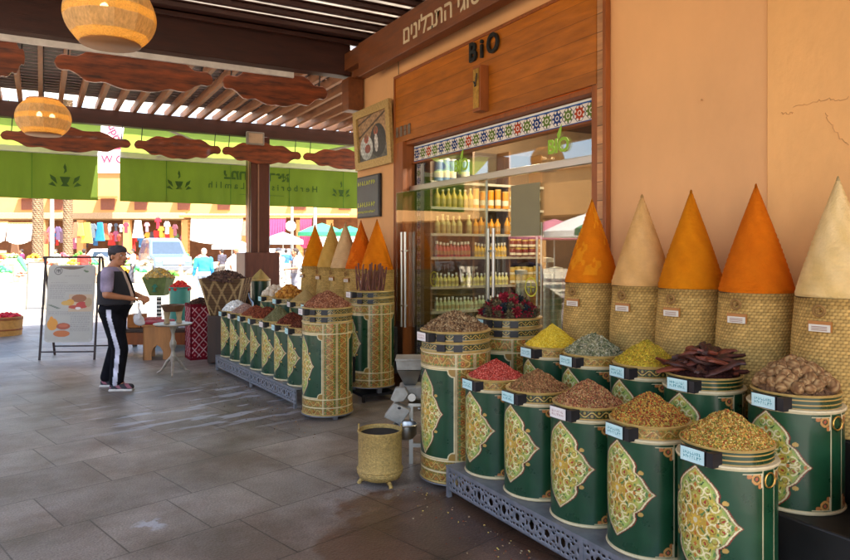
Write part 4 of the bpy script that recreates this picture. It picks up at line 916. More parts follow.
t = thing('barrel_stand', 'low dark metal stand under the barrel of sticks', 'stand', (3.22, 6.90, 0))
b = MB(); b.b2((-.2,-.2,.06),(.2,.2,.088)); b.build('plate', black, t)
for sx in (-1,1):
    for sy in (-1,1): b = MB(); b.b2((sx*.18-.015,sy*.18-.015,0),(sx*.18+.015,sy*.18+.015,.059)); b.build('leg', black, t)
# second tier on the left
t2 = [(2.83, 9.22), (2.86, 8.66), (2.87, 8.08), (2.88, 7.6), (2.88, 7.17)]
l2 = ['upper left barrel holding pale round balls', 'upper left barrel heaped with amber fruit', 'upper left barrel with a smooth tan powder cone', 'upper left barrel with red brown shreds', 'upper left barrel with orange tan powder']
for i, (x, y) in enumerate(t2): small_barrel((x, y, .50), l2[i], LG, [0,1,2][i % 3], [0,1][i % 2], Hb=.455)
TU = .50+.455+.062
am = [blob_mesh('amber_fruit', .036, s, 1.2, ('#b5762c','#8f5420','#c98f3e'), .1) for s in range(3)]; wb = [blob_mesh('pale_ball', .042, s+9, 1, ('#ddd0bc','#c9b8a0'), .04) for s in range(2)]
scatter(am, 'amber_fruit', 40, .18, .15, (2.86, 8.66, TU), 'shiny amber dried fruit heaped on the upper left barrel', 'dried fruit', 'amber fruit heaped on the upper left barrel', 11, 1.4)
scatter(wb, 'pale_ball', 24, .18, .12, (2.83, 9.22, TU), 'pale round ball in the far upper left barrel', 'ball', 'pale round balls in the far upper left barrel', 12, 1.4)
pile((2.87, 8.08, TU), .183, .15, ['#b0935c','#a08350'], 'smooth tan powder cone on the upper left row', 52, grain=.003, n=400, lump=.001, sharp=1.05)
pile((2.88, 7.6, TU), .183, .12, ['#8a4a34','#6b3222','#a0604a'], 'red brown shreds on the upper left row', 53, grain=.012, n=1000)
pile((2.88, 7.17, TU), .183, .13, ['#b5783a','#a06a34'], 'orange tan powder cone nearest on the upper left row', 54, grain=.003, n=400, lump=.001, sharp=1.05)
cl = [(('#c8780c','#b96a0a'), 'golden orange cone farthest out in the left group', 315), (('#c49a52','#b4893f'), 'mustard beige cone, second from the far end of the left group', 331.5), (('#cfa878','#be9868'), 'pale beige cone in the middle of the left group', 345.5), (('#cc5c0c','#bb540c','#d8781c'), 'red orange cone with a lighter patch, left group', 361), (('#cf7410','#bf640c'), 'biggest looking orange cone of the left group, beside the door wall', 377)]
bl2 = ['straw basket under the golden orange cone of the left group', 'straw basket under the mustard beige cone', 'straw basket under the pale beige cone of the left group', 'straw basket under the red orange cone', 'straw basket under the orange cone beside the door wall']
for i, (cc, lab, px) in enumerate(cl):
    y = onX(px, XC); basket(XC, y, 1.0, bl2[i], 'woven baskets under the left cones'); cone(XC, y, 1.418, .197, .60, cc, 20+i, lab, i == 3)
# ---------------------------------------------------------------- brass bucket and grinder
p = CW(380, 4.82); t = thing('brass_bucket', 'engraved brass bucket standing on small feet on the tiles', 'bucket', (p[0], p[1], 0))
eng = pm('engraved_brass', '#b89a5a', .5, .35, 70, 1.0, 110, metal=.45)
b = MB(); R = .158; prof = [(0,.03),(.10,.03),(.145,.05),(.162,.085),(.156,.10),(.166,.108),(.156,.118),(.154,.13),(.154,.36),(.160,.37),(.158,.38),(.148,.38),(.146,.37),(.144,.06),(0,.05)]; b.lathe(prof, 64); b.build('bucket_body', eng, t, sharp=50)
b = MB(); b.lathe([(0,.345),(.1455,.352)], 40); b.build('inside_shade', pm('dark_inside', '#1a1614', .9), t)  # dark disc below the rim stands in for shade inside the bucket
for a in (.6, 2.7, 4.8): b = MB(); b.tube([(.10*math.cos(a),.10*math.sin(a),.045),(.14*math.cos(a),.14*math.sin(a),.02),(.15*math.cos(a),.15*math.sin(a),.0)], [.018,.013,.016], 8); b.build('foot', eng, t)
for a in (-.5, 2.6): b = MB(); b.tube([(.151*math.cos(a),.151*math.sin(a),.37),(.151*math.cos(a),.151*math.sin(a),.41)], [.007,.004], 6); b.ell((.151*math.cos(a),.151*math.sin(a),.412), (.008,)*3, 8, 6); b.build('lug', eng, t)
Zg = 5.25; p = CW(408, Zg); t = thing('spice_grinder', 'grey electric spice grinder with hopper and angled chute on a stand', 'grinder', (p[0], p[1], 0), -YAW)
k_ = Zg/680; gz = lambda py: HC+(HZ-py)*k_; gx = lambda px: (px-408)*k_
gm = pm('worn_white_enamel', '#98948a', .45, .3, 12, .1, 30)
gm = pm('worn_white_enamel', '#a8a49a', .4, .25, 12, .1, 30)
def frus(px0, px1, py0, px2, px3, py1, y0, y1, y2, y3):   # four-sided funnel between two levels
    b = MB(); b.add([(gx(px0),y0,gz(py0)),(gx(px1),y0,gz(py0)),(gx(px1),y1,gz(py0)),(gx(px0),y1,gz(py0)),(gx(px2),y2,gz(py1)),(gx(px3),y2,gz(py1)),(gx(px3),y3,gz(py1)),(gx(px2),y3,gz(py1))], [(3,2,1,0),(4,5,6,7),(0,1,5,4),(1,2,6,5),(2,3,7,6),(3,0,4,7)]); return b
b = frus(397, 421, 370, 396, 422, 359.5, -.01, .19, -.02, .2); b.b2((gx(395.3), -.03, gz(360.5)), (gx(422.7), .21, gz(358.5))); b.build('hopper', gm, t, bev=.004)
frus(404, 416, 386, 397, 421, 370.4, .05, .14, -.01, .19).build('hopper_funnel', steel, t)
b = MB(); b.b2((gx(399), -.02, gz(400)), (gx(423), .19, gz(386.4))); b.build('motor_body', gm, t, bev=.018)
b = MB(); M = Matrix.Translation((0, -.055, 0)); b.prism([(gx(391), gz(397)), (gx(396), gz(386)), (gx(405), gz(385.5)), (gx(409), gz(392)), (gx(404), gz(399)), (gx(395), gz(400))], .07, M); b.build('spout_hood', gm, t, bev=.006)
b = MB(); M = Matrix.Translation((0, -.085, 0)); b.prism([(gx(385), gz(413)), (gx(395), gz(399.5)), (gx(411), gz(406.5)), (gx(401), gz(421))], .10, M); b.build('chute', gm, t, bev=.006)
b = MB(); b.ell((gx(400), -.137, gz(404)), (.014,.004,.010), 10, 6); b.build('switch', black, t)
b = MB(); b.tube([(gx(412), -.03, gz(396)), (gx(412), -.06, gz(396))], .03, 20); b.tube([(gx(418), -.02, gz(408)), (gx(424), -.02, gz(409)), (gx(428), .02, gz(404))], .012, 8); b.build('clamp', steel, t)
b = MB(); b.b2((gx(411)-.015,-.01,0),(gx(411)+.015,.02,gz(404))); b.b2((gx(411)-.015,.02,.12),(gx(411)+.2,.05,.15)); b.b2((gx(411)+.17,.0,0),(gx(411)+.2,.03,gz(404))); b.b2((gx(411)-.02,.2,0),(gx(411)+.01,.23,gz(404))); b.b2((gx(411)-.02,-.02,gz(406)),(gx(411)+.22,.24,gz(403))); b.build('stand', steel, t)
b = MB(); c_ = (gx(406),-.17,gz(432)); b.lathe([(0,.0),(.06,.0),(.085,.03),(.088,.10),(.094,.105),(.088,.11),(.080,.10),(.078,.035),(0,.01)], 32, c_); b.build('bowl', steel, t); b = MB(); b.tube([(c_[0]+.08,-.13,c_[2]+.09),(gx(411),.0,c_[2]+.10)], .008, 6); b.build('bowl_bracket', steel, t)
# wooden cabinet cut by the right edge
t = thing('wooden_cabinet', 'edge of a reddish wooden cabinet at the lower right corner', 'cabinet', (3.02, 1.26, 0)); b = MB(); b.b2((-.22,-.25,0),(.25,.22,.78)); b.build('carcass', wood('red_cabinet_wood', '#8a4523', 'Z', .5, .3), t, bev=.01)
b = MB(); b.b2((-.235,-.2,.05),(-.222,.2,.72)); b.build('door_panel', casew, t, bev=.004)
b = MB(); b.b2((XW-.30, onX(419,XW)-.02, 0), (XW-.06, onX(404,XW), .02))
# ---------------------------------------------------------------- shop interior goods
t = thing('shop_shelving', 'white edged shelving full of bottles inside the shop', 'shelving', (4.12, 6.98, 0))
zs_ = [HX(478, y_, 4.6) for y_ in (312, 289, 258, 233, 207, 183)]
YSH = 6.95; hS = lambda py: HC+(HZ-py)*8.0/680
lv = [hS(y_) for y_ in (312, 287, 257, 233, 206)]+[hS(180)]
b = MB()
for z in lv: b.b2((-.1, -.02, z-.03), (1.6, .26, z))
b.build('shelf', pm('shelf_board', '#a8a294', .4, .05), t)
b = MB()
for x in (-.1, .5, 1.05, 1.57): b.b2((x, -.0, .05), (x+.03, .26, 2.9))
b.build('upright', pm('shelf_upright', '#5c4028', .5), t); b = MB(); b.b2((-.1,.262,.05),(1.6,.27,2.9)); b.build('back_panel', pm('shelf_back', '#3c2c1e', .7), t)
def bottle(kind, col, cap):
    b = MB(); pr = {'bottle': [(0,0),(.036,.0),(.038,.01),(.038,.13),(.014,.175),(.014,.205)], 'jar': [(0,0),(.045,0),(.047,.01),(.047,.085),(.042,.095)], 'can': [(0,0),(.05,0),(.05,.25)], 'vial': [(0,0),(.02,0),(.02,.07),(.008,.09),(.008,.10)]}[kind]
    hh = pr[-1][1]; pr2 = sorted(set([(x_, z_) for x_, z_ in pr]), key=lambda q: (q[1], q[0])) if False else pr; b.lathe(pr2, 12); v_ = b.v[0]; b.c = [np.where(((v_[:,2] > .001) & (v_[:,2] < .02))[:, None], H(col)*.5, H(col))]; wl = max(p_[0] for p_ in pr)+.001; zl = hh*.18; b.lathe([(wl, zl), (wl, hh*.5)], 12, col=H('#d8d0b8') if len(kind) % 2 else H(col)*.35+H('#b8a070')*.4); bb = b.mesh(kind, True); bb.materials.append(VC); h_ = pr[-1][1]; rc = pr[-1][0]+.003; b = MB(); b.lathe([(0,h_),(rc,h_),(rc,h_+.022),(0,h_+.022)], 12); cm = b.mesh('cap'); cm.materials.append(pm(cap+'_cap', cap, .4)); return bb, cm
def shelfrow(z, x0, x1, kind, col, cap, label, group, sp, stack=1, hgt=0, sc=1.0):
    bb, cm = bottle(kind, col, cap); x = x0; r = random.Random(z)
    while x < x1:
        for s_ in range(stack):
            o = link(kind if kind != 'can' else 'canister', bb, None, (4.12+x, YSH+.04+r.uniform(0,.01), z+.001+s_*hgt)); o.scale = (sc*r.uniform(.94,1.05),)*2+(sc*r.uniform(.9,1.06),); tag(o, label, 'bottle' if kind in ('bottle','vial') else 'jar', group); link('cap', cm, o)
        x += sp*r.uniform(.92, 1.06)+(sp*.8 if r.random() < .06 else 0)
shelfrow(lv[5], .02, .5, 'can', '#6f8fb5', '#e0e0e0', 'tall pale blue canister on the highest shelf', 'canisters on the highest shelf', .106)
shelfrow(lv[4], .0, .48, 'bottle', '#c9b04a', '#d8d0a8', 'pale yellow bottle on the upper left shelf', 'pale bottles on the upper left shelf', .08)
shelfrow(lv[4], .55, 1.03, 'can', '#d98a14', '#c9a050', 'bright orange bottle on the upper middle shelf', 'orange bottles on the upper middle shelf', .112, sc=.85)
shelfrow(lv[3], .0, .48, 'bottle', '#b9b070', '#cfc890', 'pale green bottle, second shelf at the left', 'pale green bottles on the second shelf', .08)
shelfrow(lv[3], .55, 1.03, 'bottle', '#dd9614', '#2c2418', 'amber oil bottle with dark cap, second shelf in the middle', 'amber oil bottles on the second shelf', .085)
shelfrow(lv[2], .0, .48, 'vial', '#9a2f34', '#d8d8cc', 'small red vial on the third shelf', 'red vials on the third shelf', .05, sc=1.5)
shelfrow(lv[2], .55, 1.03, 'vial', '#c9a028', '#d8d0c0', 'small yellow vial on the third shelf', 'yellow vials on the third shelf', .05, sc=1.4)
shelfrow(lv[1], .0, 1.03, 'vial', '#cfc878', '#e4e8e0', 'white capped little bottle on the fourth shelf', 'white capped bottles on the fourth shelf', .055, sc=1.3)
shelfrow(lv[0], .0, 1.03, 'vial', '#a8b890', '#e4e8e4', 'white capped little bottle on the lowest lit shelf', 'white capped bottles on the lowest lit shelf', .055, sc=1.3)
for li, hh_ in ((4, .26), (3, .25), (2, .22), (1, .22)): shelfrow(lv[li], 1.11, 1.55, 'jar', ['#c9a850','#c4a04a','#7a2c24','#c9a040','#b99a4c'][li], '#c9b060', 'small lidded jar stacked in the right column of the shop shelving, %s' % ['','lowest row','second row from below','third row from below','top row of jars'][li], 'stacked jars on the right column, row %d' % (5-li), .10, 2, .108)
for i, (px, h_, col) in enumerate(((521, .62, '#c9c0a0'), (531, .5, '#a86b34'), (547, .75, '#cfc4a8'), (556, .66, '#5a6b3c'))):
    t = thing('tall_glass_jar', 'tall glass jar of %s standing inside behind the glass' % ['pale seeds','brown pods','white sticks','dark green leaves'][i], 'jar', (4.35, onX(px, 4.35), .78)); b = MB(); b.lathe([(0,.01),(.055,.01),(.055,h_*.85),(0,h_*.85)], 16); b.build('filling', pm('jar_fill_%d' % i, col, .8, .3, 30, .5, 40), t)
    b = MB(); b.lathe([(0,0),(.062,0),(.064,.02),(.064,h_),(.058,h_)], 20); b.build('glass_wall', glass, t); b = MB(); b.lathe([(0,h_),(.066,h_),(.066,h_+.04),(0,h_+.05)], 20); b.build('lid', pm('blue_lid', '#33506b' if i % 2 else '#b9b4a4', .4), t)
t = thing('shop_counter', 'pale counter inside the shop behind the glass doors', 'counter', (4.2, 4.6, 0)); b = MB(); b.b2((0,-.7,.02),(.5,1.3,.74)); b.build('counter_body', pm('counter_paint', '#8c7452', .5), t); b = MB(); b.b2((-.03,-.73,.742),(.53,1.33,.775)); b.build('counter_top', pm('counter_top', '#cfc8b4', .3), t)
t = thing('wall_cabinet', 'dark shelf unit of jars on the back wall of the shop', 'cabinet', (6.6, 5.3, 0)); b = MB(); b.b2((0,-1.8,.02),(.28,1.6,2.5)); b.build('case', casew, t); b = MB()
for z in np.arange(.3, 2.5, .33): b.b2((-.02,-1.75,z),(0,1.55,z+.03))
b.build('shelf_edge', cream, t)
rj = random.Random(3); jm = [bottle('jar', c_, k_) for c_, k_ in (('#b5862c','#c9b060'),('#7a3a24','#d0c8b8'),('#5c6b3a','#c9b060'),('#c9b888','#8c2c24'))]
for z in np.arange(.33, 2.2, .33):
    for y in np.arange(-1.65, 1.5, .19):
        bb, cm = rj.choice(jm); o = link('jar', bb, None, (6.53, 5.3+y, z)); o.scale = (1.4,1.4,1.7); tag(o, 'small jar on the dim back wall shelves of the shop', 'jar', 'jars on the back wall shelves'); link('cap', cm, o)
for i, (x, y) in enumerate(((4.9, 6.3), (5.3, 5.2), (4.7, 4.5))):
    t = thing('ceiling_spotlight', 'small lit spotlight in the brown shop ceiling, %s' % ['left','middle','right'][i], 'ceiling light', (x, y, 3.28)); b = MB(); b.lathe([(0,-.005),(.05,-.005),(.05,0),(0,0)], 20); b.build('bulb', emat('spot_glow', '#ffdca8', 25), t); b = MB(); b.lathe([(.052,-.02),(.07,-.02),(.07,.015),(.052,.015)], 20); b.build('housing', steel, t)
    l_ = bpy.data.lights.new('spotlight', 'POINT'); l_.energy = 27; l_.color = (1,.82,.58); l_.shadow_soft_size = .06; o = bpy.data.objects.new('spotlight_glow', l_); C.objects.link(o); o.parent = t; o.location = (0,0,-.08)
# ---------------------------------------------------------------- people
def voxel(b, name, size, smooth=6, colfn=None, mat=None, dec=None):
    me = b.mesh('tmp', False, 180); o = bpy.data.objects.new('tmp', me); C.objects.link(o)
    m = o.modifiers.new('r', 'REMESH'); m.mode = 'VOXEL'; m.voxel_size = size
    m = o.modifiers.new('s', 'SMOOTH'); m.iterations = smooth; m.factor = .5
    if dec: m = o.modifiers.new('d', 'DECIMATE'); m.ratio = dec
    dg = bpy.context.evaluated_depsgraph_get(); r = bpy.data.meshes.new_from_object(o.evaluated_get(dg)); bpy.data.objects.remove(o); bpy.data.meshes.remove(me)
    r.name = name; r.polygons.foreach_set('use_smooth', [True]*len(r.polygons))
    if colfn:
        v = np.empty(len(r.vertices)*3); r.vertices.foreach_get('co', v); v = v.reshape(-1, 3); cc = np.ones((len(v), 4), np.float32); cc[:, :3] = colfn(v)
        a = r.color_attributes.new('Col', 'FLOAT_COLOR', 'POINT'); a.data.foreach_set('color', cc.ravel())
    r.materials.clear(); r.materials.append(mat); return r
def seg(b, p, q, r0, r1, n=14, sq=1):
    P, Q = Vector(p), Vector(q); b.tube([P+(Q-P)*t for t in np.linspace(0, 1, 5)], [r0+(r1-r0)*t for t in np.linspace(0, 1, 5)], n, sq=sq); b.ell(tuple(P), (r0,)*3, 12, 8); b.ell(tuple(Q), (r1,)*3, 12, 8)
def loft(b, rings, n=24):
    P = np.array([[(c[0]+rx*math.cos(a), c[1]+ry*math.sin(a), c[2]) for a in np.linspace(0, 2*PI, n, endpoint=False)] for c, rx, ry in rings]); b.grid(P, wrap=True); o = b.n-len(rings)*n
    b.f.append(tuple(o+k for k in reversed(range(n)))); b.f.append(tuple(o+(len(rings)-1)*n+k for k in range(n)))
def hand(b, wr, d, side, curl=.6, s=1.0):
    """palm, four bent fingers of unequal length and a thumb from the side of the palm"""
    d = Vector(d).normalized(); dn = Vector((0,0,-1)); lat = d.cross(dn).normalized()*side; dn = lat.cross(d).normalized()*side; dn = dn if dn.z < 0 else -dn
    w_ = Vector(wr); k = w_+d*.085*s
    for j in (-.03, -.01, .01, .03): seg(b, w_+lat*j*.7*s, k+lat*j*s, .016*s, .012*s, 8)
    for j, L_ in ((-.033, .062), (-.011, .078), (.011, .084), (.033, .074)):
        a = k+lat*j*s; m_ = a+(d*math.cos(curl*.6)+dn*math.sin(curl*.6))*L_*.5*s; e = m_+(d*math.cos(curl*1.6)+dn*math.sin(curl*1.6))*L_*.5*s
        seg(b, a, m_, .0095*s, .0088*s, 8); seg(b, m_, e, .0088*s, .0072*s, 8)
    t0 = w_+d*.03*s+lat*.03*s; t1 = t0+(d*.6+lat*.55+dn*.3).normalized()*.04*s; t2 = t1+(d*.85+dn*.5+lat*.1).normalized()*.032*s; seg(b, t0, t1, .013*s, .011*s, 8); seg(b, t1, t2, .0105*s, .008*s, 8)
def person(loc, rz, label, pose, look, group=None, vs=.009):
    """local: forward +Y, right +X, height about 1.7"""
    t = thing('person', label, 'person', loc, rz, group); J = pose; b = MB()
    hd = Vector(J['head']); yaw = J.get('turn', 0); Rm = Matrix.Rotation(yaw, 4, 'Z')
    def hp(x, y, z): return tuple(hd+(Rm @ Vector((x, y, z))))
    b.ell(hp(0, -.012, .035), (.074, .092, .088), 20, 14, rot=Rm); b.ell(hp(0, .022, -.035), (.058, .066, .078), 18, 12, rot=Rm); b.ell(hp(0, .062, -.09), (.026, .024, .02), 10, 8, rot=Rm)
    seg(b, hp(0, .088, .018), hp(0, .104, -.022), .010, .014, 8); b.ell(hp(0, .082, .032), (.05, .018, .012), 10, 8, rot=Rm); b.ell(hp(0, .083, -.058), (.026, .013, .010), 10, 8, rot=Rm)
    for s in (-1, 1): b.ell(hp(s*.078, -.005, -.005), (.012, .02, .03), 8, 8, rot=Rm); b.ell(hp(s*.045, .058, -.02), (.02, .02, .02), 8, 6)
    seg(b, J['neck'], tuple(hd+Vector((0,-.015,-.06))), .062, .056)
    T = J['torso']; loft(b, T)
    for s, sd_ in ((-1, 'L'), (1, 'R')):
        sh_, el, wr = J['sh'+sd_], J['el'+sd_], J['wr'+sd_]; seg(b, sh_, el, .052, .041); seg(b, el, wr, .041, .027); hand(b, wr, J.get('hd'+sd_, (0,0,-1)), s, J.get('curl', .6))
        hp_, kn, an = J['hip'+sd_], J['kn'+sd_], J['an'+sd_]; seg(b, hp_, kn, .085, .058); seg(b, kn, an, .056, .036)
        seg(b, (an[0], an[1], an[2]-.02), (an[0]+J.get('toe', 0)*.1, an[1]+.13, .035), .04, .034)
    skin = pm('skin_'+look['skin'][1:], look['skin'], .5, .08, 10)
    link('body', voxel(b, 'body', vs, 4, None, skin), t)
    # eyes and mouth
    b = MB()
    for s in (-1, 1): b.ell(hp(s*.030, .079, .014), (.012, .007, .007), 10, 8, rot=Rm)
    e = b.build('eyes', pm('eye_white', '#cfc8c0', .3), t)
    b = MB()
    for s in (-1, 1): b.ell(hp(s*.030, .084, .014), (.0058, .004, .0058), 8, 6, rot=Rm); b.tube([hp(s*.014, .092, .034), hp(s*.045, .08, .036)], .005, 6)
    b.tube([hp(-.02, .094, -.058), hp(0, .098, -.058), hp(.02, .094, -.058)], .003, 5); b.build('pupils', pm('dark_brown', '#1c120e', .5), t)
    # hair and cap
    b = MB(); b.ell(hp(0, -.024, .045), (.082, .096, .09), 18, 12, rot=Rm); b.ell(hp(0, -.05, -.02), (.07, .05, .06), 12, 8, rot=Rm)
    link('hair', voxel(b, 'hair', vs, 2, None, pm('hair_'+look['hair'][1:], look['hair'], .8, .3, 60, .5, 90)), t)
    if look.get('cap'):
        b = MB(); b.ell(hp(0, -.018, .075), (.09, .104, .066), 20, 12, rot=Rm); link('cap', voxel(b, 'cap', vs, 4, None, pm('flat_cap_cloth', look['cap'], .95, .2, 40)), t)
    # shirt
    b = MB(); loft(b, [(c, rx+.016, ry+.018) for c, rx, ry in T[2:]]) 
    for s in 'LR':
        sh_, el = Vector(J['sh'+s]), Vector(J['el'+s]); e2 = sh_+(el-sh_)*look.get('sleeve', .72); seg(b, sh_, e2, .067, .062)
        if look.get('long'): seg(b, el, Vector(J['wr'+s])*.9+el*.1, .056, .044); seg(b, sh_, el, .067, .057)
    def sc(v):
        c = np.empty((len(v), 3)); c[:] = H(look['shirt'])
        if 'front' in look: m = (np.abs(v[:,0]) < .075) & (v[:,1] > .03); c[m] = H(look['front'])
        n_ = .9+.15*np.sin(v[:,2]*38+v[:,0]*20); return c*n_[:, None]
    link('shirt', voxel(b, 'shirt', vs, 3, sc, CLOTH), t)
    if look.get('vest'):
        def keep(v): return v
        b = MB(); R_ = [(c, rx+.032, ry+.030) for c, rx, ry in T[2:-1]]; P = np.array([[(c[0]+rx*math.cos(a), c[1]+ry*math.sin(a), c[2]) for a in np.linspace(PI/2+.42, 2*PI+PI/2-.42, 44)] for c, rx, ry in R_]); b.grid(P); me = b.mesh('vest', False, 180); me.materials.append(pm('vest_cloth', look['vest'], .85, .15, 20, .3, 40)); o = link('vest', me, t); m = o.modifiers.new('t', 'SOLIDIFY'); m.thickness = .012; m.offset = 1; m = o.modifiers.new('sub', 'SUBSURF'); m.levels = m.render_levels = 1
    # trousers
    b = MB(); loft(b, [(c, rx+.02, ry+.02) for c, rx, ry in T[:3]])
    for s in 'LR':
        hp_, kn, an = J['hip'+s], J['kn'+s], J['an'+s]; seg(b, hp_, kn, .108, .084); seg(b, kn, (an[0], an[1], an[2]+.02), .084, .072)
    def tc(v):
        c = np.empty((len(v), 3)); c[:] = H(look['trousers'])
        if 'stripe' in look:
            for s, sd_ in ((-1, 'L'), (1, 'R')):
                pts = [J['hip'+sd_], J['kn'+sd_], J['an'+sd_]]; z = v[:, 2]; cx = np.interp(z, [p[2] for p in pts[::-1]], [p[0] for p in pts[::-1]]); cy = np.interp(z, [p[2] for p in pts[::-1]], [p[1] for p in pts[::-1]])
                m = ((v[:,0]-cx)*s > .035) & (np.abs(v[:,1]-cy) < .022) & (z < .95); c[m] = H(look['stripe'])
        return c*(.9+.18*np.sin(v[:,2]*30+v[:,1]*25))[:, None]
    link('trousers', voxel(b, 'trousers', vs, 3, tc, CLOTH), t)
    b = MB()
    for s in 'LR':
        an = J['an'+s]; k = J.get('toe', 0)*.1; seg(b, (an[0], an[1]-.02, .045), (an[0]+k, an[1]+.14, .04), .05, .042); b.b2((an[0]-.045+k*.3, an[1]-.065, .0), (an[0]+.045+k*.6, an[1]+.17, .022))
    def shc(v):
        c = np.empty((len(v), 3)); c[:] = H(look['shoes']); c[v[:,2] < .024] = H('#cfcac4')
        if look.get('shoe2'): c[(np.sin(v[:,1]*60+v[:,2]*50) > .3) & (v[:,2] > .03)] = H(look['shoe2'])
        return c
    link('shoes', voxel(b, 'shoes', .006, 2, shc, CLOTH), t); return t
def std_pose(**k):
    J = dict(head=(0,.035,1.575), neck=(0,-.005,1.44), torso=[((0,0,.84),.15,.10),((0,0,.92),.168,.115),((0,.01,1.0),.158,.112),((0,.012,1.1),.152,.108),((0,.0,1.22),.168,.11),((0,-.01,1.33),.18,.105),((0,-.012,1.40),.15,.085),((0,-.012,1.45),.08,.065)],
        shL=(-.195,-.01,1.375), shR=(.195,-.01,1.375), elL=(-.235,-.03,1.10), elR=(.235,-.03,1.10), wrL=(-.24,.08,.87), wrR=(.24,.08,.87),
        hipL=(-.085,0,.87), hipR=(.085,0,.87), knL=(-.095,.03,.48), knR=(.095,.03,.48), anL=(-.10,-.02,.09), anR=(.10,-.02,.09))
    J.update(k); return J
man = std_pose(head=(.02,.05,1.57), turn=-.6, elL=(-.25,.07,1.14), elR=(.26,.0,1.13), wrL=(-.06,.25,1.09), wrR=(.09,.21,1.07), hdL=(.7,.7,-.1), hdR=(-.5,.8,-.15), curl=.9,
    torso=[((0,0,.84),.15,.11),((0,0,.92),.172,.13),((0,.025,1.0),.17,.145),((0,.03,1.1),.168,.145),((0,.012,1.22),.175,.13),((0,-.01,1.33),.182,.112),((0,-.012,1.40),.15,.09),((0,-.012,1.45),.08,.065)],
    anR=(.13,.06,.09), knR=(.115,.09,.48), anL=(-.12,-.10,.09), knL=(-.10,.0,.48), toe=.3)
p = CW(114, 8.13)
person((p[0], p[1], 0), -YAW-1.42, 'man in dark cap and vest, black trousers with white stripe, by the folding sign', man, dict(skin='#a8704e', hair='#1a1412', cap='#3a383f', shirt='#968aa0', front='#c9b4a4', vest='#17151a', trousers='#131318', stripe='#cfcfe0', shoes='#3a383c', shoe2='#8c5a64'), vs=.008)
bpy.data.objects['person'].scale = (1.1, 1.14, 1.0)
# what he holds
q = CW(139, 8.05); t = thing('plastic_bag', 'clear white plastic bag hanging from the hands of the man', 'bag', (q[0], q[1], HC+(HZ-326)*8.0/680))
b = MB(); b.ell((0,0,.06), (.062,.035,.06), 16, 10); b.ell((.02,.0,.03), (.05,.03,.035), 12, 8); b.ell((-.03,0,.09), (.035,.03,.05), 12, 8); b.tube([(0,0,.08),(.01,0,.16),(-.005,0,.21),(.0,0,.27)], [.05,.032,.014,.022], 12, sq=.6)
bm_ = voxel(b, 'bag_film', .006, 2, None, pm('bag_film', '#dcdce0', .25, .1, 20, .9, 26, trans=.4)); link('bag_film', bm_, t)
b = MB(); b.ell((0,0,.05), (.045,.03,.04)); b.build('contents', pm('bag_contents', '#b09070', .8, .2), t)
# distant passers-by
def walker(px, Z, rz, label, look, **k): p = CW(px, Z); return person((p[0], p[1], 0), rz, label, std_pose(**k), look, 'people in the sunny street', .012)
walker(204, 20.5, -YAW+.3, 'person in a bright blue long shirt and pale trousers seen from behind', dict(skin='#b08060', hair='#b8a898', shirt='#3f9ad0', trousers='#8fa0b8', shoes='#55504c', long=1, sleeve=1), anR=(.12,.22,.12), knR=(.1,.2,.5), elL=(-.26,.02,1.12), wrL=(-.3,.1,.88))
walker(236, 23, -YAW-.5, 'person in a white shirt with a grey patterned bag across the back', dict(skin='#b88464', hair='#8a5a3c', shirt='#e0e0e0', front='#8d8d95', trousers='#a8a29a', shoes='#40383a', sleeve=.7), anL=(-.12,.2,.12))
walker(279, 20, -YAW+1.2, 'pale dressed person with a light cap behind the dark post', dict(skin='#a87858', hair='#a89888', cap='#d8d8d8', shirt='#d8d4d0', trousers='#c9c4bc', shoes='#554c48'), elR=(.25,.1,1.15), wrR=(.22,.3,1.1), hdR=(0,1,0))
walker(296, 19, -YAW+2.0, 'person in a pale shirt with bent bare arms beside the far orange cone', dict(skin='#b07c5c', hair='#30241e', shirt='#bfb8b4', front='#6a6468', trousers='#8a8a94', shoes='#403838'), elL=(-.28,.05,1.15), wrL=(-.1,.28,1.12), hdL=(1,.4,0))
crowd = [(84,30,.4,'#c8403a','#3a3c48','person in a red top among the stalls behind the folding sign'),(133,33,2.2,'#e0dcd6','#4a4a52','person in white beside the pale car'),(222,31,1.1,'#4a4650','#6a6460','person in charcoal just right of the blue shirt'),(262,27,2.8,'#d8c8b8','#5a6a8a','person in cream with blue trousers right of the post'),(286,33,.2,'#3f6a9a','#cfc8bc','person in a mid blue top between the pale shoppers'),(22,38,1.8,'#7a3a5a','#2c2a30','person in a plum top near the left palm trunk'),(56,35,3.0,'#dcd6c8','#7a6a58','person in beige between the two palm trunks'),(180,46,.9,'#a8302c','#3a3a44','person in dark red beyond the pale car'),(308,30,2.4,'#ece8e0','#a8a098','person in white at the pale pole')]
for px, Z, rz_, c1, c2, lab in crowd: walker(px, Z, -YAW+rz_, lab, dict(skin='#a8765a', hair='#2a201c', shirt=c1, trousers=c2, shoes='#3c3634', long=rz_ > 2, sleeve=.8), anL=(-.11, .16, .1), knL=(-.1, .15, .5), elR=(.27, .04, 1.12), wrR=(.2, .25, .98), hdR=(0, 1, -.3))
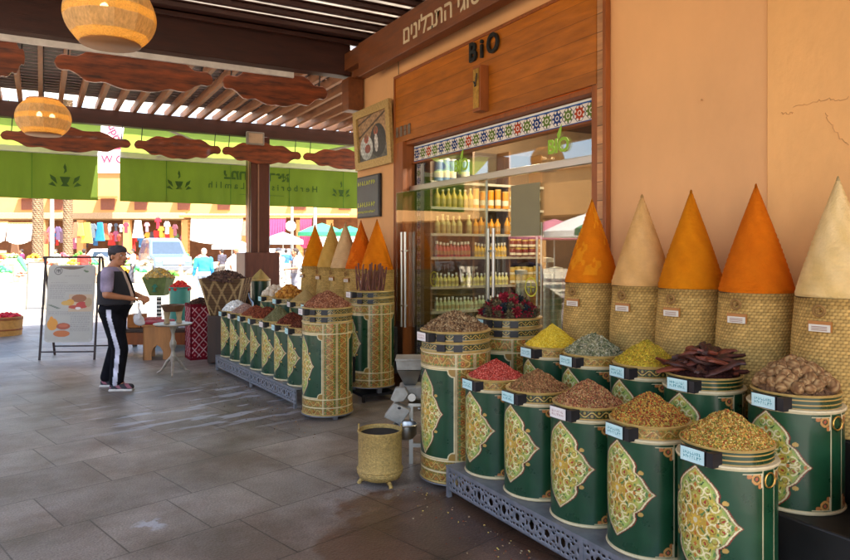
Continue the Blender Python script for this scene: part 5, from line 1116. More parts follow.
# ---------------------------------------------------------------- folding sign
Zs = 10.4; ks = Zs/680; p = CW(73, Zs); t = thing('folding_sign', 'tall folding sign with rounded white board, fruit pictures and lines of text, brown metal frame', 'sign', (p[0], p[1], 0), -YAW+.06)
iron = pm('brown_iron', '#2e1c1c', .5, .2); W2 = .40; Ht = 1.54
for s in (-1, 1):
    b = MB(); b.tube([(s*W2, .0, Ht), (s*(W2-.0), -.20, 0)], .018, 8); b.build('leg', iron, t); b = MB(); b.tube([(s*(W2+.03), .02, Ht), (s*(W2+.03), .34, 0)], .018, 8); b.build('leg', iron, t)
b = MB(); b.tube([(-W2-.04, 0, Ht), (W2+.04, 0, Ht)], .015, 8); b.tube([(-W2, -.185, .12), (W2, -.185, .12)], .011, 8); b.tube([(-W2-.03, .31, .14), (W2+.03, .31, .14)], .011, 8); b.build('crossbar', iron, t)
bw, bh, zb_ = .70, 1.17, .26
def outline(w_, h_, r):
    o = []
    for cx, cy, a0 in ((w_/2-r, h_-r, 0), (-w_/2+r, h_-r, PI/2), (-w_/2+r, r, PI), (w_/2-r, r, 1.5*PI)): o += [(cx+r*math.cos(a0+k*PI/12), cy+r*math.sin(a0+k*PI/12)) for k in range(7)]
    return o
Mb = Matrix.Translation((0, -.035, zb_)) @ Matrix.Rotation(math.radians(-7.2), 4, 'X') if False else Matrix.Translation((0, -.165, zb_)) @ Matrix.Rotation(math.radians(-7.4), 4, 'X')
b = MB(); b.prism(outline(bw, bh, .06), .014, Mb); bd = b.build('board', pm('board_white', '#b0aba0', .5, .05), t)
def sign_paint(u, v):
    x, y = (u-.5)*bw, v*bh; c = np.empty(u.shape+(3,)); c[:] = H('#a8a499'); r = random.Random(2)
    def e(cx, cy, a, b_, col): c[((x-cx)/a)**2+((y-cy)/b_)**2 < 1] = H(col)
    e(.0, bh+.02, .22, .09, '#6b5a4a'); q = np.hypot(x+.2, y-1.08); c[(np.abs(q-.055) < .005)] = H('#55504c')
    for k in (-.025, 0, .025): c[(np.abs(x+.2-k) < .006) & (np.abs(y-1.08) < .028)] = H('#4a4644')
    c[(np.abs(y-1.075-np.abs(x+.2)*1.0) < .007) & (np.abs(x+.2) < .026)] = H('#4a4644'); e(.22, 1.07, .03, .014, '#5a6a4a'); e(.19, 1.085, .016, .01, '#5a6a4a')
    def lines(y0, n_, x0, x1):
        for i in range(n_):
            yy = y0-i*.022; xx = x0
            while xx < x1-(.05 if i % 4 == 3 else 0):
                w_ = r.uniform(.012, .04); c[(x > xx) & (x < min(xx+w_, x1)) & (np.abs(y-yy) < .005)] = H('#8e8c88'); xx += w_+.009
    lines(1.0, 1, -.1, .12); lines(.90, 1, -.3, -.05); lines(.86, 5, -.31, .31); lines(.75, 5, -.31, -.08); lines(.46, 3, -.31, .31); lines(.39, 11, .02, .31)
    m = (x > -.02) & (x < .33) & (y > .46) & (y < .72); c[m] = H('#b9a184'); e(.13, .66, .11, .06, '#8f5a34'); e(.18, .56, .09, .05, '#b0382c'); e(.0, .60, .06, .05, '#c9923a'); e(.08, .53, .10, .028, '#a8402c'); e(.27, .60, .05, .07, '#a89068'); e(-.06, .59, .07, .035, '#c49a4c'); e(.12, .51, .04, .02, '#d8cfc8')
    e(-.24, .27, .08, .09, '#c9872c'); e(-.26, .34, .03, .05, '#c9872c'); e(-.08, .24, .10, .05, '#9c4a2c'); e(-.10, .13, .12, .05, '#b5642c'); e(-.08, .25, .07, .025, '#b8603c')
    for k in range(5): e(-.29+k*.03, .56-k*.012, .035, .006, '#5c6a58')
    return c
U, V = np.meshgrid(np.linspace(.015, .985, 170), np.linspace(.02, .98, 280), indexing='ij'); col = sign_paint(U, V); P = np.stack([(U-.5)*bw, 0*U-.0085, V*bh], -1)
b = MB(); P2 = P.reshape(-1, 3) @ np.array(Mb.to_3x3()).T + np.array(Mb.translation)
ok = ~((np.abs(U-.5)*bw > bw/2-.05) & ((V*bh < .05) | (V*bh > bh-.05))); I = np.arange(U.size).reshape(U.shape); F = [(I[i,j], I[i+1,j], I[i+1,j+1], I[i,j+1]) for i in range(169) for j in range(279) if ok[i,j] and ok[i+1,j+1] and ok[i,j+1] and ok[i+1,j]]
b.add(P2, F, col.reshape(-1, 3)); b.build('printed_face', pm('printed_paper', rough=.55, var=.04, vc=True), bd, vc=True)
for s in (-1, 1): b = MB(); b.tube([(s*.24, -.02, zb_+bh-.02), (s*.24, 0, Ht)], .006, 6); b.build('hook', whitep, t)
p = CW(37, 19); t = thing('small_display_board', 'white framed board standing in the sun behind the folding sign', 'sign', (p[0], p[1], 0), -YAW+.2)
b = MB(); b.b2((-.2,-.02,.1),(.2,.0,1.28)); b.build('board', pm('bleached_board', '#c4c6bd', .6), t); b = MB(); b.tube([(-.22,0,1.3),(-.24,-.1,0)],.02); b.tube([(.22,0,1.3),(.24,-.1,0)],.02); b.tube([(-.22,0,1.3),(.22,0,1.3)],.02); b.tube([(.2,.0,1.2),(.22,.4,0)],.02); b.build('frame', pm('weathered_frame', '#5a564e', .6), t)
# ---------------------------------------------------------------- market goods beyond the left display
def fruit_pile(loc, n, R, h, col, name, label, cat, group, r=.04, seed=1): scatter([blob_mesh(name, r, s+seed, 1, col, .05, 8, 6) for s in range(2)], name, n, R, h, loc, label, cat, group, seed, 1.6)
p = CW(6, 13.2); t = thing('wooden_crate', 'ochre round crate of red fruit at the left edge of the picture', 'crate', (p[0], p[1], 0)); b = MB(); b.lathe([(.0,.0),(.27,.0),(.29,.36),(.27,.36),(.25,.05),(0,.04)], 28); b.build('crate_wall', wood('crate_wood', '#b5803c', None, .7, .2), t); b = MB(); b.lathe([(.28,.1),(.286,.11),(.283,.13)], 28); b.lathe([(.292,.30),(.298,.32),(.294,.35)], 28); b.build('hoop', casew, t)
fruit_pile((p[0], p[1], .33), 22, .26, .07, ('#b0202c','#c8384a'), 'red_fruit', 'red fruit in the crate at the left edge', 'fruit', 'red fruit in the left crate', .05, 3)
p = CW(180, 12.0); t = thing('teal_bucket', 'tall teal green drum heaped with red fruit behind the small table', 'drum', (p[0], p[1], 0)); b = MB(); b.lathe([(0,.0),(.17,.0),(.175,.5),(.18,1.0),(.16,1.0),(.155,.9),(0,.9)], 32); b.build('drum_wall', pm('teal_plastic', '#3d8c7c', .4, .1), t); b = MB(); b.lathe([(.182,.97),(.19,.985),(.182,1.0)], 32); b.build('drum_rim', pm('teal_rim', '#357a6c', .4), t)
fruit_pile((p[0], p[1], .93), 26, .18, .14, ('#c22a2c','#d84838'), 'red_fruit', 'red fruit heaped on the teal drum', 'fruit', 'red fruit on the teal drum', .045, 5)
p = CW(159, 12.6); t = thing('herb_stand', 'black and white striped post carrying a green tapered pot of yellow produce', 'stand', (p[0], p[1], 0))
b = MB()
for k in range(14): b.lathe([(0,.30+k*.035),(.045,.30+k*.035),(.045,.333+k*.035),(0,.333+k*.035)], 14, col=H('#e8e4da') if k % 2 else H('#1c1c1c'))
b.build('striped_post', VC, t, vc=True); b = MB(); b.box((0,0,.17), (.36,.36,.34), 0, taper=.6); b.build('base', pm('green_stand_base', '#5f8a62', .6, .2), t)
b = MB(); b.box((0,0,.98), (.26,.26,.34), -YAW, taper=1.75); b.build('pot', pm('green_pot', '#66753e', .6, .25, 14), t)
b = MB(); M = Matrix.Rotation(-YAW, 4, 'Z') @ Matrix.Translation((0,-.205,.97)) @ Matrix.Rotation(math.radians(-16), 4, 'X'); b.prism([(0,.12),(.035,.06),(.015,.06),(.06,.0),(.02,.0),(.02,-.06),(.05,-.09),(-.05,-.09),(-.02,-.06),(-.02,0),(-.06,0),(-.015,.06),(-.035,.06)], .006, M); b.build('emblem', pm('pot_emblem', '#1f6b4a', .6), t)
b = mound(.27, .16, ['#c9a048','#b59a6a','#d8b868','#a8a07c'], 77, n=500, grain=.03, sharp=1.7, lump=.01); tag(b.build('produce_heap', VCM, None, (p[0], p[1], 1.14), vc=True), 'yellow and straw coloured produce heaped in the green tapered pot', 'produce heap')
p = CW(173, 9.0); t = thing('pedestal_table', 'small round silver grey table on a turned post with three curved feet', 'table', (p[0], p[1], 0)); sv = pm('silvered_wood', '#a39a8c', .4, .25, 20, metal=.3)
b = MB(); b.lathe([(0,.655),(.22,.655),(.245,.668),(.245,.68),(0,.685)], 40); b.build('table_top', sv, t); b = MB(); b.lathe([(0,.17),(.03,.17),(.045,.22),(.03,.27),(.022,.32),(.04,.38),(.045,.42),(.025,.47),(.02,.54),(.035,.6),(.05,.653),(0,.655)], 20); b.build('post', sv, t)
for a in (.3, 2.4, 4.5): b = MB(); b.tube([(.02*math.cos(a),.02*math.sin(a),.24),(.09*math.cos(a),.09*math.sin(a),.17),(.17*math.cos(a),.17*math.sin(a),.05),(.235*math.cos(a),.235*math.sin(a),.012)], [.02,.02,.015,.013], 8); b.build('leg', sv, t)
t = thing('brown_basin', 'shallow brown basin raised on two pale pots over the small table', 'basin', (p[0], p[1], .686)); b = MB(); b.lathe([(0,.155),(.12,.155),(.145,.22),(.15,.24),(.138,.24),(.115,.17),(0,.168)], 30); b.build('bowl', pm('hammered_copper', '#6b4a34', .5, .25, 20, metal=.3), t)
for s in (-1, 1): b = MB(); b.lathe([(0,0),(.04,0),(.03,.06),(.045,.15),(0,.153)], 16, (s*.08,.02*s,0)); b.build('pot_support', pm('pale_clay', '#b5a07c', .7), t)
p = CW(159, 10.4); t = thing('carved_stool', 'honey wood box stool with arched cut outs and a red patterned top', 'stool', (p[0], p[1], 0), -YAW+.25); wd_ = wood('stool_wood', '#a8703a', 'Z', .55, .2)
b = MB()
for ang in range(4):
    M = Matrix.Rotation(ang*PI/2, 4, 'Z') @ Matrix.Translation((0, -.19, 0)); b.prism([(-.2,0),(-.08,0),(-.08,.12),(-.045,.19),(0,.22),(.045,.19),(.08,.12),(.08,0),(.2,0),(.2,.50),(-.2,.50)][::1], .02, M)
b.build('side_panel', wd_, t, bev=.002); b = MB(); b.b2((-.22,-.22,.502),(.22,.22,.53)); b.build('top', wd_, t, bev=.005)
b = MB(); b.b2((-.21,-.21,.532),(.21,.21,.57)); b.build('cushion', pm('red_kilim', '#8c1f2c', .9, .4, 30), t, bev=.015)
p = CW(200.5, 10.4); t = thing('patterned_bin', 'dark red square bin with white diamond pattern left of the small barrels', 'bin', (p[0], p[1], 0), -YAW+.55)
U, V = np.meshgrid(np.linspace(-.19, .19, 60), np.linspace(0, .84, 130), indexing='ij'); b = MB()
for k in range(4):
    dd = np.abs(np.mod(U/.13+V/.15, 1)-.5); d2 = np.abs(np.mod(U/.13-V/.15, 1)-.5); c = np.empty(U.shape+(3,)); c[:] = H('#7a1624'); c[(dd > .44) | (d2 > .44)] = H('#c9a0a0'); m = (dd < .12) & (d2 < .12); c[m] = H('#c46a6a'); c[(np.abs(U) > .165)] = H('#5c0f1a'); c[(V < .04) | (V > .79)] = H('#6b1822')
    a = k*PI/2; X_ = U; Y_ = 0*U-.19; b.grid(np.stack([X_*math.cos(a)-Y_*math.sin(a), X_*math.sin(a)+Y_*math.cos(a), V], -1), c)
b.build('bin_wall', CLOTH, t, vc=True); b = MB(); b.b2((-.188,-.188,.80),(.188,.188,.82)); b.build('bin_floor', casew, t)
b = mound(.20, .09, ['#4a342a','#362620','#5c4438'], 78, n=500, grain=.02, sharp=1.8); tag(b.build('dark_pod_heap', VCM, None, (p[0], p[1], .821), vc=True), 'dark brown pods heaped on the red patterned bin', 'pod heap')
t = thing('metal_scoop', 'dark scoop stuck in the pods of the red bin', 'scoop', (p[0]+.12, p[1]-.05, .86), -YAW); b = MB(); b.tube([(0,0,0),(.10,0,.05),(.24,0,.13)], [.03,.014,.010], 8); b.build('handle', black, t); b = MB(); b.ell((-.05,0,-.005), (.07,.045,.018)); b.build('scoop_blade', black, t)
p = CW(226, 10.0); t = thing('flared_basket', 'flared willow basket with crossed bands beyond the small barrels', 'basket', (p[0], p[1], 0), -YAW)
b = MB(); w0, w1, d0, h0, h1 = .19, .33, .16, .70, 1.24
def face(a, b_):
    U, V = np.meshgrid(np.linspace(-1, 1, 60), np.linspace(0, 1, 50), indexing='ij'); c = np.empty(U.shape+(3,)); c[:] = H('#5e4630'); k = np.abs(np.mod(U*1.6+V*1.6, 1)-.5); k2 = np.abs(np.mod(U*1.6-V*1.6, 1)-.5); c[(k > .40) | (k2 > .40)] = H('#9c8058'); c[np.mod(V*14, 1) < .3] *= .75; c[np.abs(U) > .93] = H('#b59a70'); return U, V, c
for k in range(4):
    U, V, c = face(0, 0); ww = w0+(w1-w0)*V; dd = d0+.08*V; a, bb = (ww, dd) if k % 2 == 0 else (dd, ww); X_ = U*a; Y_ = -bb; al = k*PI/2; b.grid(np.stack([X_*math.cos(al)-Y_*math.sin(al), X_*math.sin(al)+Y_*math.cos(al), h0+V*(h1-h0)], -1), c)
b.build('basket_side', VCM, t, vc=True); b = MB(); b.b2((-.3,-.22,h1-.06),(.3,.22,h1-.04)); b.build('basket_floor', casew, t); b = MB(); b.b2((-.22,-.18,.02),(.22,.18,.698)); b.build('plinth', wood('basket_plinth', '#3c281c', 'Z'), t, bev=.01)
b = mound(.30, .13, ['#5a443a','#463430','#6e564a'], 79, n=500, grain=.03, sharp=1.9, lump=.012); o = b.build('brown_pod_heap', VCM, None, (p[0], p[1], h1-.04), vc=True); tag(o, 'brown pods heaped in the flared willow basket', 'pod heap')
p = CW(246, 10.3); t = thing('black_jug', 'round black jug between the flared basket and the green drum', 'jug', (p[0], p[1], .62)); b = MB(); b.lathe([(0,0),(.09,.02),(.13,.12),(.12,.24),(.06,.32),(.05,.38),(.07,.40)], 28); b.build('jug_body', pm('black_glaze', '#141418', .2, .1, coat=.5), t); b = MB(); b.tube([(-.12,0,.2),(-.17,0,.3),(-.06,0,.36)], .014, 8); b.build('handle', MATS['black_glaze'], t)
t = thing('low_plinth', 'dark box holding up the black jug', 'plinth', (p[0], p[1], 0)); b = MB(); b.b2((-.16,-.16,0),(.16,.16,.618)); b.build('box', MATS['basket_plinth'], t, bev=.01); b = MB(); b.b2((-.17,-.17,.30),(.17,.17,.32)); b.build('band', casew, t)
p = CW(260.5, 10.6); t = thing('green_drum', 'plain green drum topped by a tan powder cone in front of the post', 'drum', (p[0], p[1], 0)); b = MB(); b.lathe([(0,0),(.15,0),(.15,1.19),(.14,1.19),(.14,1.16),(0,1.16)], 36); b.build('drum_wall', tindark, t); b = MB(); b.lathe([(.152,1.17),(.158,1.185),(.152,1.2)], 36); b.build('drum_rim', goldtin, t)
pile((p[0], p[1], 1.185), .15, .17, ['#b09a5c','#a08a50'], 'tan powder cone on the plain green drum', 61, grain=.003, n=300, lump=.001, sharp=1.05)
p = CW(170, 11.4); t = thing('display_bench', 'low dark bench of odds and ends behind the man', 'bench', (p[0], p[1], 0), -YAW); b = MB(); b.b2((-.75,-.3,.30),(.75,.3,.36)); b.build('bench_top', MATS['basket_plinth'], t, bev=.008); b = MB(); b.b2((-.75,-.28,.1),(.75,-.25,.299)); b.build('apron', casew, t)
for s in (-1, 1):
    for q in (-1, 1): b = MB(); b.b2((s*.7-.03, q*.26-.03, 0), (s*.7+.03, q*.26+.03, .299)); b.build('leg', MATS['basket_plinth'], t)
for k, (dx, col, lab) in enumerate(((-.55,'#a8682c','orange brown box at the left end of the low bench'),(-.3,'#a8342c','red patterned box on the low bench'),(.3,'#cfd4dc','pale blue tray on the low bench'),(.6,'#8c4a2c','brown box at the right end of the low bench'))):
    x_, y_ = p[0]+dx*math.cos(-YAW), p[1]+dx*math.sin(-YAW); t = thing('small_box', lab, 'box', (x_, y_, .361), -YAW); h_ = [.2,.14,.08,.12][k]; b = MB(); b.b2((-.11,-.14,0),(.11,.14,h_)); b.build('box_body', pm('box_%d' % k, col, .7, .2, 20), t, bev=.008); b = MB(); b.b2((-.115,-.145,h_+.001),(.115,.145,h_+.015)); b.build('lid', pm('boxlid_%d' % k, col, .6, .3, 30), t)
# ---------------------------------------------------------------- street and market building opposite
def bgl(px, Z): p = CW(px, Z); return (p[0], p[1], 0)
ZB = 60; kb = ZB/680; hb = lambda py: HC+(HZ-py)*kb; xb = lambda px: (px-200)*kb
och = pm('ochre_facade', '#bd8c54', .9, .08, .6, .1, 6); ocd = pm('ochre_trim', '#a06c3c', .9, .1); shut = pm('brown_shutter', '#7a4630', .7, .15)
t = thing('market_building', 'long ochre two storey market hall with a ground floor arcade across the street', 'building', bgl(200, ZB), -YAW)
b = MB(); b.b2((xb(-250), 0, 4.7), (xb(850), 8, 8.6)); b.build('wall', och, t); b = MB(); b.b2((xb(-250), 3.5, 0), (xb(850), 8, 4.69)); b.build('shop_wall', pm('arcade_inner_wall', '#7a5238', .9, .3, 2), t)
b = MB(); b.b2((xb(-250), -.25, 8.6), (xb(850), 8.2, 8.9)); b.b2((xb(-250), -.12, 6.6), (xb(60), -.001, 6.75)); b.build('cornice', ocd, t)
b = MB(); b.b2((xb(-250), -.5, hb(219)), (xb(186), 3.4, hb(213))); b.build('arcade_canopy', pm('reed_canopy', '#a88a68', .9, .3, 12, .4, 20), t, bev=.03)
for px in (-130, -70, -12, 44, 82, 128, 186, 246, 300, 330, 392, 450, 520):
    b = MB(); b.b2((xb(px)-.28, -.35, 0), (xb(px)+.28, .2, 4.3)); b.build('column', och, t)
for px, w_ in ((-60,1),(-20,1),(28,1),(57,1),(108,1.1),(141,1),(184,1),(224,1),(262,1),(300,1),(345,1),(400,1),(450,1)):
    b = MB(); b.b2((xb(px)-w_*.55, -.08, 5.2), (xb(px)+w_*.55, -.002, 6.2)); w__ = b.build('window', shut, t)
    b = MB(); b.b2((xb(px)-w_*.8, -.6, 6.25), (xb(px)+w_*.8, -.085, 6.38)); b.build('window_hood', ocd, w__)
b = MB()
for k in range(120): x = xb(187)+k*.12; b.b2((x, -1.6, hb(216)), (x+.06, .0, hb(216)+.12))
b.build('slatted_pergola', pm('pale_slats', '#cdb592', .8), t); b = MB(); b.b2((xb(186), -1.7, hb(218.5)), (xb(370), -1.6, hb(216)-.02)); b.build('pergola_edge', ocd, t)
t2_ = dup(t, (-38, 20, 0), rz=PI/2-.25, label='ochre market hall closing the square on the left, seen only as a reflection')
# sign board on the roof
p = CW(109, 56); t = thing('rooftop_billboard', 'white billboard with red lettering and a red stripe seen in the gap between awnings', 'billboard', p[:2]+(8.9,), -YAW); k56 = 56/680
b = MB(); b.b2((-1.9, 0, -.9), (1.6, .2, 4.6)); b.build('panel', pm('billboard_white', '#dcd6d8', .6, .04), t); redp = pm('red_sign_paint', '#b8304a', .5)
b = MB(); b.b2((-1.2,-.03,1.05),(1.55,-.002,1.32)); b.b2((-1.2,-.03,-.6),(-1.0,-.002,1.3)); b.build('stripe', redp, t)
for s, x, z, sz, ro, m_ in (('supra', .45, 2.5, .95, 1.1, redp), ('H', 1.0, 2.0, .9, 0, pm('grey_sign_paint', '#7c6c78', .5)), ('W G', .3, .2, .9, 0, redp)): text_mesh('sign_lettering', s, sz, m_, .01, t, Matrix.Translation((x, -.02, z)) @ Matrix.Rotation(ro, 4, 'Y') @ Matrix.Rotation(PI/2, 4, 'X'), bold=.02)
# white cloth blinds and stalls
wcl = pm('white_blind_cloth', '#c2bcb2', .9, .08, trans=.3)
def blind(px0, px1, py0, py1, Z, label, col=None):
    k = Z/680; W = (px1-px0)*k; h1_, h0_ = HC+(HZ-py0)*k, HC+(HZ-py1)*k; t = thing('cloth_blind', label, 'blind', bgl((px0+px1)/2, Z)[:2]+(h0_,), -YAW, 'cloth blinds of the market arcade'); U, V = np.meshgrid(np.linspace(-.5, .5, 40), np.linspace(0, 1, 8), indexing='ij')
    b = MB(); sag = .35*(1-(2*U)**2); b.grid(np.stack([U*W, .08*np.sin(U*60)*(1-V)-.35*(1-V), V*(h1_-h0_)-sag*(1-V)+.35*0], -1)); b.build('cloth', col or wcl, t); b = MB(); b.tube([(-W/2, 0, h1_-h0_), (W/2, 0, h1_-h0_)], .05, 8); b.build('roller', ocd, t)
blind(191, 243, 218, 240, 57.5, 'big white cloth blind hanging under the slatted pergola')
blind(-20, 8, 222, 240, 56, 'white cloth blind at the left edge'); blind(8, 34, 223, 240, 55, 'pale cloth blind left of the palm trunk'); blind(300, 312, 218, 244, 55, 'narrow red cloth beside the round sign', pm('red_blind', '#a83050', .9)); blind(262, 286, 218, 240, 56, 'crimson cloth hanging right of the post', pm('crimson_blind', '#b83058', .9)); blind(316, 358, 232, 244, 55, 'pale cloth blind at the right behind the cones')
def garment(px, py0, py1, Z, col, kind, label):
    k = Z/680; h_ = (py1-py0)*k; w_ = h_*(.55 if kind else .75); z = HC+(HZ-py1)*k; p = CW(px, Z); t = thing('hanging_garment', label, 'garment', (p[0], p[1], z), -YAW+random.uniform(-.3,.3), 'clothes hung out along the arcade')
    pts = [(-.28,0),(.28,0),(.24,.62),(.5,.55),(.46,.8),(.2,.98),(.08,.94),(-.08,.94),(-.2,.98),(-.46,.8),(-.5,.55),(-.24,.62)] if kind else [(-.42,0),(.42,0),(.30,.5),(.22,.98),(-.22,.98),(-.30,.5)]
    b = MB(); b.prism([(x*w_, y*h_) for x, y in pts], .1); b.build('fabric', pm('garment_'+col[1:], col, .9, .2, 4), t, bev=.03); b = MB(); b.tube([(0,0,h_*.95),(0,0,h_*1.06)], .02, 5); b.build('hanger', black, t)
gcol = [(76,222,238,'#a86a4c',0,'brown'),(81,223,236,'#c9b04a',0,'mustard'),(87,222,243,'#d8c440',0,'long yellow'),(93,223,238,'#55606a',1,'grey blue'),(100,222,241,'#1f7ab8',0,'bright blue'),(104,223,240,'#a8603c',0,'rust'),(110,223,231,'#d4cfd0',1,'white'),(116,223,231,'#4a5058',1,'dark grey'),(121,224,232,'#c8c4c8',1,'pale grey'),(126,222,233,'#8c3040',1,'wine'),(111,233,240,'#b8382c',1,'red'),(119,234,241,'#c84a3a',1,'orange red'),(138,220,238,'#e4dccc',0,'cream'),(147,222,232,'#b0707a',1,'dusty pink'),(158,217,229,'#b01c30',1,'scarlet'),(161,226,237,'#d89a24',1,'amber'),(167,221,234,'#e4dee0',1,'snow white'),(175,224,236,'#6b3a44',1,'plum'),(51,226,242,'#7a4a5c',1,'mauve'),(58,226,240,'#5c4a6a',1,'violet'),(62,228,243,'#4a3440',1,'dark purple'),(46,230,244,'#a85a44',1,'terracotta'),(15,240,262,'#6b4a34',0,'brown, far left'),(246,221,236,'#8a6a5c',0,'taupe'),(272,220,236,'#6a8ab0',1,'sky blue')]
rg = random.Random(12); gc2 = [('#b8322c','red'),('#d8d4d0','white'),('#3a6a9a','blue'),('#c99a3a','golden'),('#4a4044','charcoal'),('#a85a7a','pink'),('#5c7a4a','olive'),('#8a5a3c','brown')]
for k, px in enumerate(list(range(42, 184, 5))+[247, 252, 258, 264]):
    a_ = 224+rg.uniform(0, 12); q_ = rg.choice(gc2); garment(px+rg.uniform(-1.5, 1.5), a_, a_+rg.uniform(9, 17), 60.5, q_[0], rg.randint(0, 1), '%s garment deep inside the arcade, number %d of the inner row from the left' % (q_[1], k+1))
for px, a_, c_, col, kd, nm in gcol: garment(px, a_, c_, 57+(px % 3)*.5, col, kd, '%s garment hung in front of the arcade' % nm)
# vehicles
def car(loc, rz, body, label, taxi=False, suv=True):
    t = thing('parked_car', label, 'car', loc, rz, 'vehicles parked in the sunny square'); L_, W, Hh = (4.7, 1.85, 1.75) if suv else (4.4, 1.72, 1.45); cm = pm('car_paint_'+body[1:], body, .25, .06, 3, coat=.6); gl = pm('car_glass', '#2c3a48', .08, .1, coat=.5)
    s = Hh/1.75; side = [(-L_/2,.35),(L_/2,.35),(L_/2+.03,.62),(L_/2-.05,.92*s),(L_*.24,1.05*s),(L_*.10,1.62*s),(-L_*.02,Hh),(-L_*.38,Hh*.985),(-L_/2+.12,1.1*s),(-L_/2,.9*s)]
    b = MB(); b.prism(side, W); v = b.v[0]; tp = np.clip((v[:,2]-1.0*s)/.7, 0, 1); v[:,1] *= 1-.16*tp; b.build('body', cm, t, bev=.07)
    for sy in (-1, 1):
        for x0, x1 in ((-L_*.36, -L_*.12), (-L_*.10, L_*.09)):
            M = Matrix.Translation((0, sy*(W/2-.052), 0)) @ Matrix.Rotation(sy*math.radians(11.0), 4, 'X'); b = MB(); b.prism([(x0, 1.1*s), (x1+(.16 if x1 > 0 else .0), 1.1*s), (x1-.02, 1.55*s), (x0+.08, 1.55*s)], .05, M @ Matrix.Translation((0,0,0))); v = b.v[0]; v[:,1] = sy*(W/2+.012)*(1-.16*np.clip((v[:,2]-1.0*s)/.7, 0, 1)); v[:len(v)//2,1] -= sy*.04; b.build('window', gl, t)
    b = MB(); b.add([(L_*.235,-W*.42,1.07*s),(L_*.235,W*.42,1.07*s),(L_*.108,W*.37,1.58*s),(L_*.108,-W*.37,1.58*s)], [(0,1,2,3),(3,2,1,0)][:1]); v = b.v[0]; v[:,0] += .03; b.build('windscreen', gl, t)
    b = MB(); b.b2((L_/2-.03,-W*.28,.62),(L_/2+.05,W*.28,.88*s)); b.build('grille', pm('chrome', '#b8b8bc', .2, .1, metal=1), t)
    for sy in (-1, 1): b = MB(); b.ell((L_/2-.02, sy*W*.38, .80*s), (.08,.16,.09)); b.build('headlight', pm('headlight', '#dfe4e8', .1), t)
    b = MB(); b.b2((L_/2-.02,-W/2+.03,.36),(L_/2+.09,W/2-.03,.56)); b.build('bumper', pm('bumper_grey', '#5c6066', .5), t, bev=.03)
    for x in (-L_*.31, L_*.31):
        for sy in (-1, 1):
            b = MB(); b.tube([(x, sy*(W/2-.2), .36), (x, sy*(W/2+.01), .36)], .36, 24); w_ = b.build('wheel', pm('tyre', '#16161a', .8), t); b = MB(); b.tube([(x, sy*(W/2-.02), .36), (x, sy*(W/2+.02), .36)], .2, 18); b.build('rim', MATS['chrome'], w_)
    if taxi: b = MB(); b.b2((-.1,-.35,Hh),(.15,.35,Hh+.16)); b.build('roof_sign', pm('taxi_sign', '#e8e0b8', .5), t)
    return t
cc_ = car(bgl(164, 40), -YAW-PI*.5+.55, '#566a80', 'pale blue grey off road car facing right behind the produce stand'); cc_.scale = (1.15, 1.1, 1.35)
car(bgl(248, 38), -YAW+PI+.15, '#dcdfe2', 'white van like car partly hidden by the dark post'); car(bgl(2, 52), -YAW+.1, '#c9b01c', 'yellow taxi at the left edge of the square', True, False); car(bgl(118, 53), -YAW+.3, '#d8d4d4', 'white car with red marks behind the head of the man'); car(bgl(270, 46), -YAW+2.6, '#b8c4d0', 'pale silver car right of the dark post')
# palms
def palm(px, Z, w_, label, htop=13, fr=True):
    t = thing('palm_tree', label, 'palm tree', bgl(px, Z), 0, 'palm trees in the square'); R = w_*Z/680/2; b = MB(); pr = []
    nz = int(htop/.09); r = random.Random(px)
    for i in range(nz): z = i*.09; k = R*(1.12-.12*min(1, i/20)); pr += [(k*(1.10), z), (k*.93, z+.075)]
    pr.append((R*.8, htop)); b.lathe(pr, 22); v = b.v[0]; an = np.arctan2(v[:,1], v[:,0]); f_ = 1+.07*np.sin(an*9+np.floor(v[:,2]/.09)*1.9); v[:,0] *= f_; v[:,1] *= f_; b.build('trunk', pm('palm_bark', '#7c644a', .95, .35, 5, .6, 12), t, sharp=20)
    b = MB(); gr = H('#4c6a2c')
    for k in range(26):
        a = r.uniform(0, 2*PI); up = r.uniform(-.2, 1.0); L_ = r.uniform(2.4, 3.4); pts = []
        for s in np.linspace(0, 1, 10): pts.append(Vector((math.cos(a)*L_*s*.9, math.sin(a)*L_*s*.9, htop+.2+up*L_*s*.8-1.5*s*s*L_*.5)))
        side = Vector((-math.sin(a), math.cos(a), 0))
        for i in range(9):
            p0, p1 = pts[i], pts[i+1]; d = (p1-p0)
            for j in range(3):
                q = p0+d*(j/3)
                for sg in (-1, 1): e = q+side*sg*.55*(1-.5*i/9)+d*.6+Vector((0,0,-.18)); b.add([q, q+d*.2, e], [(0,1,2)], gr*r.uniform(.7, 1.5))
    b.build('crown', pm('palm_leaf', rough=.6, var=.2, vc=True), t, vc=True, sharp=10); return t
palm(38, 44, 9.5, 'thick palm trunk left of the folding sign'); palm(68, 46, 8.5, 'palm trunk rising right behind the folding sign'); palm(14, 95, 4, 'distant palm with its green crown above the roofs at the left', 9.6); palm(-90, 50, 9, 'palm trunk out to the left of the picture')
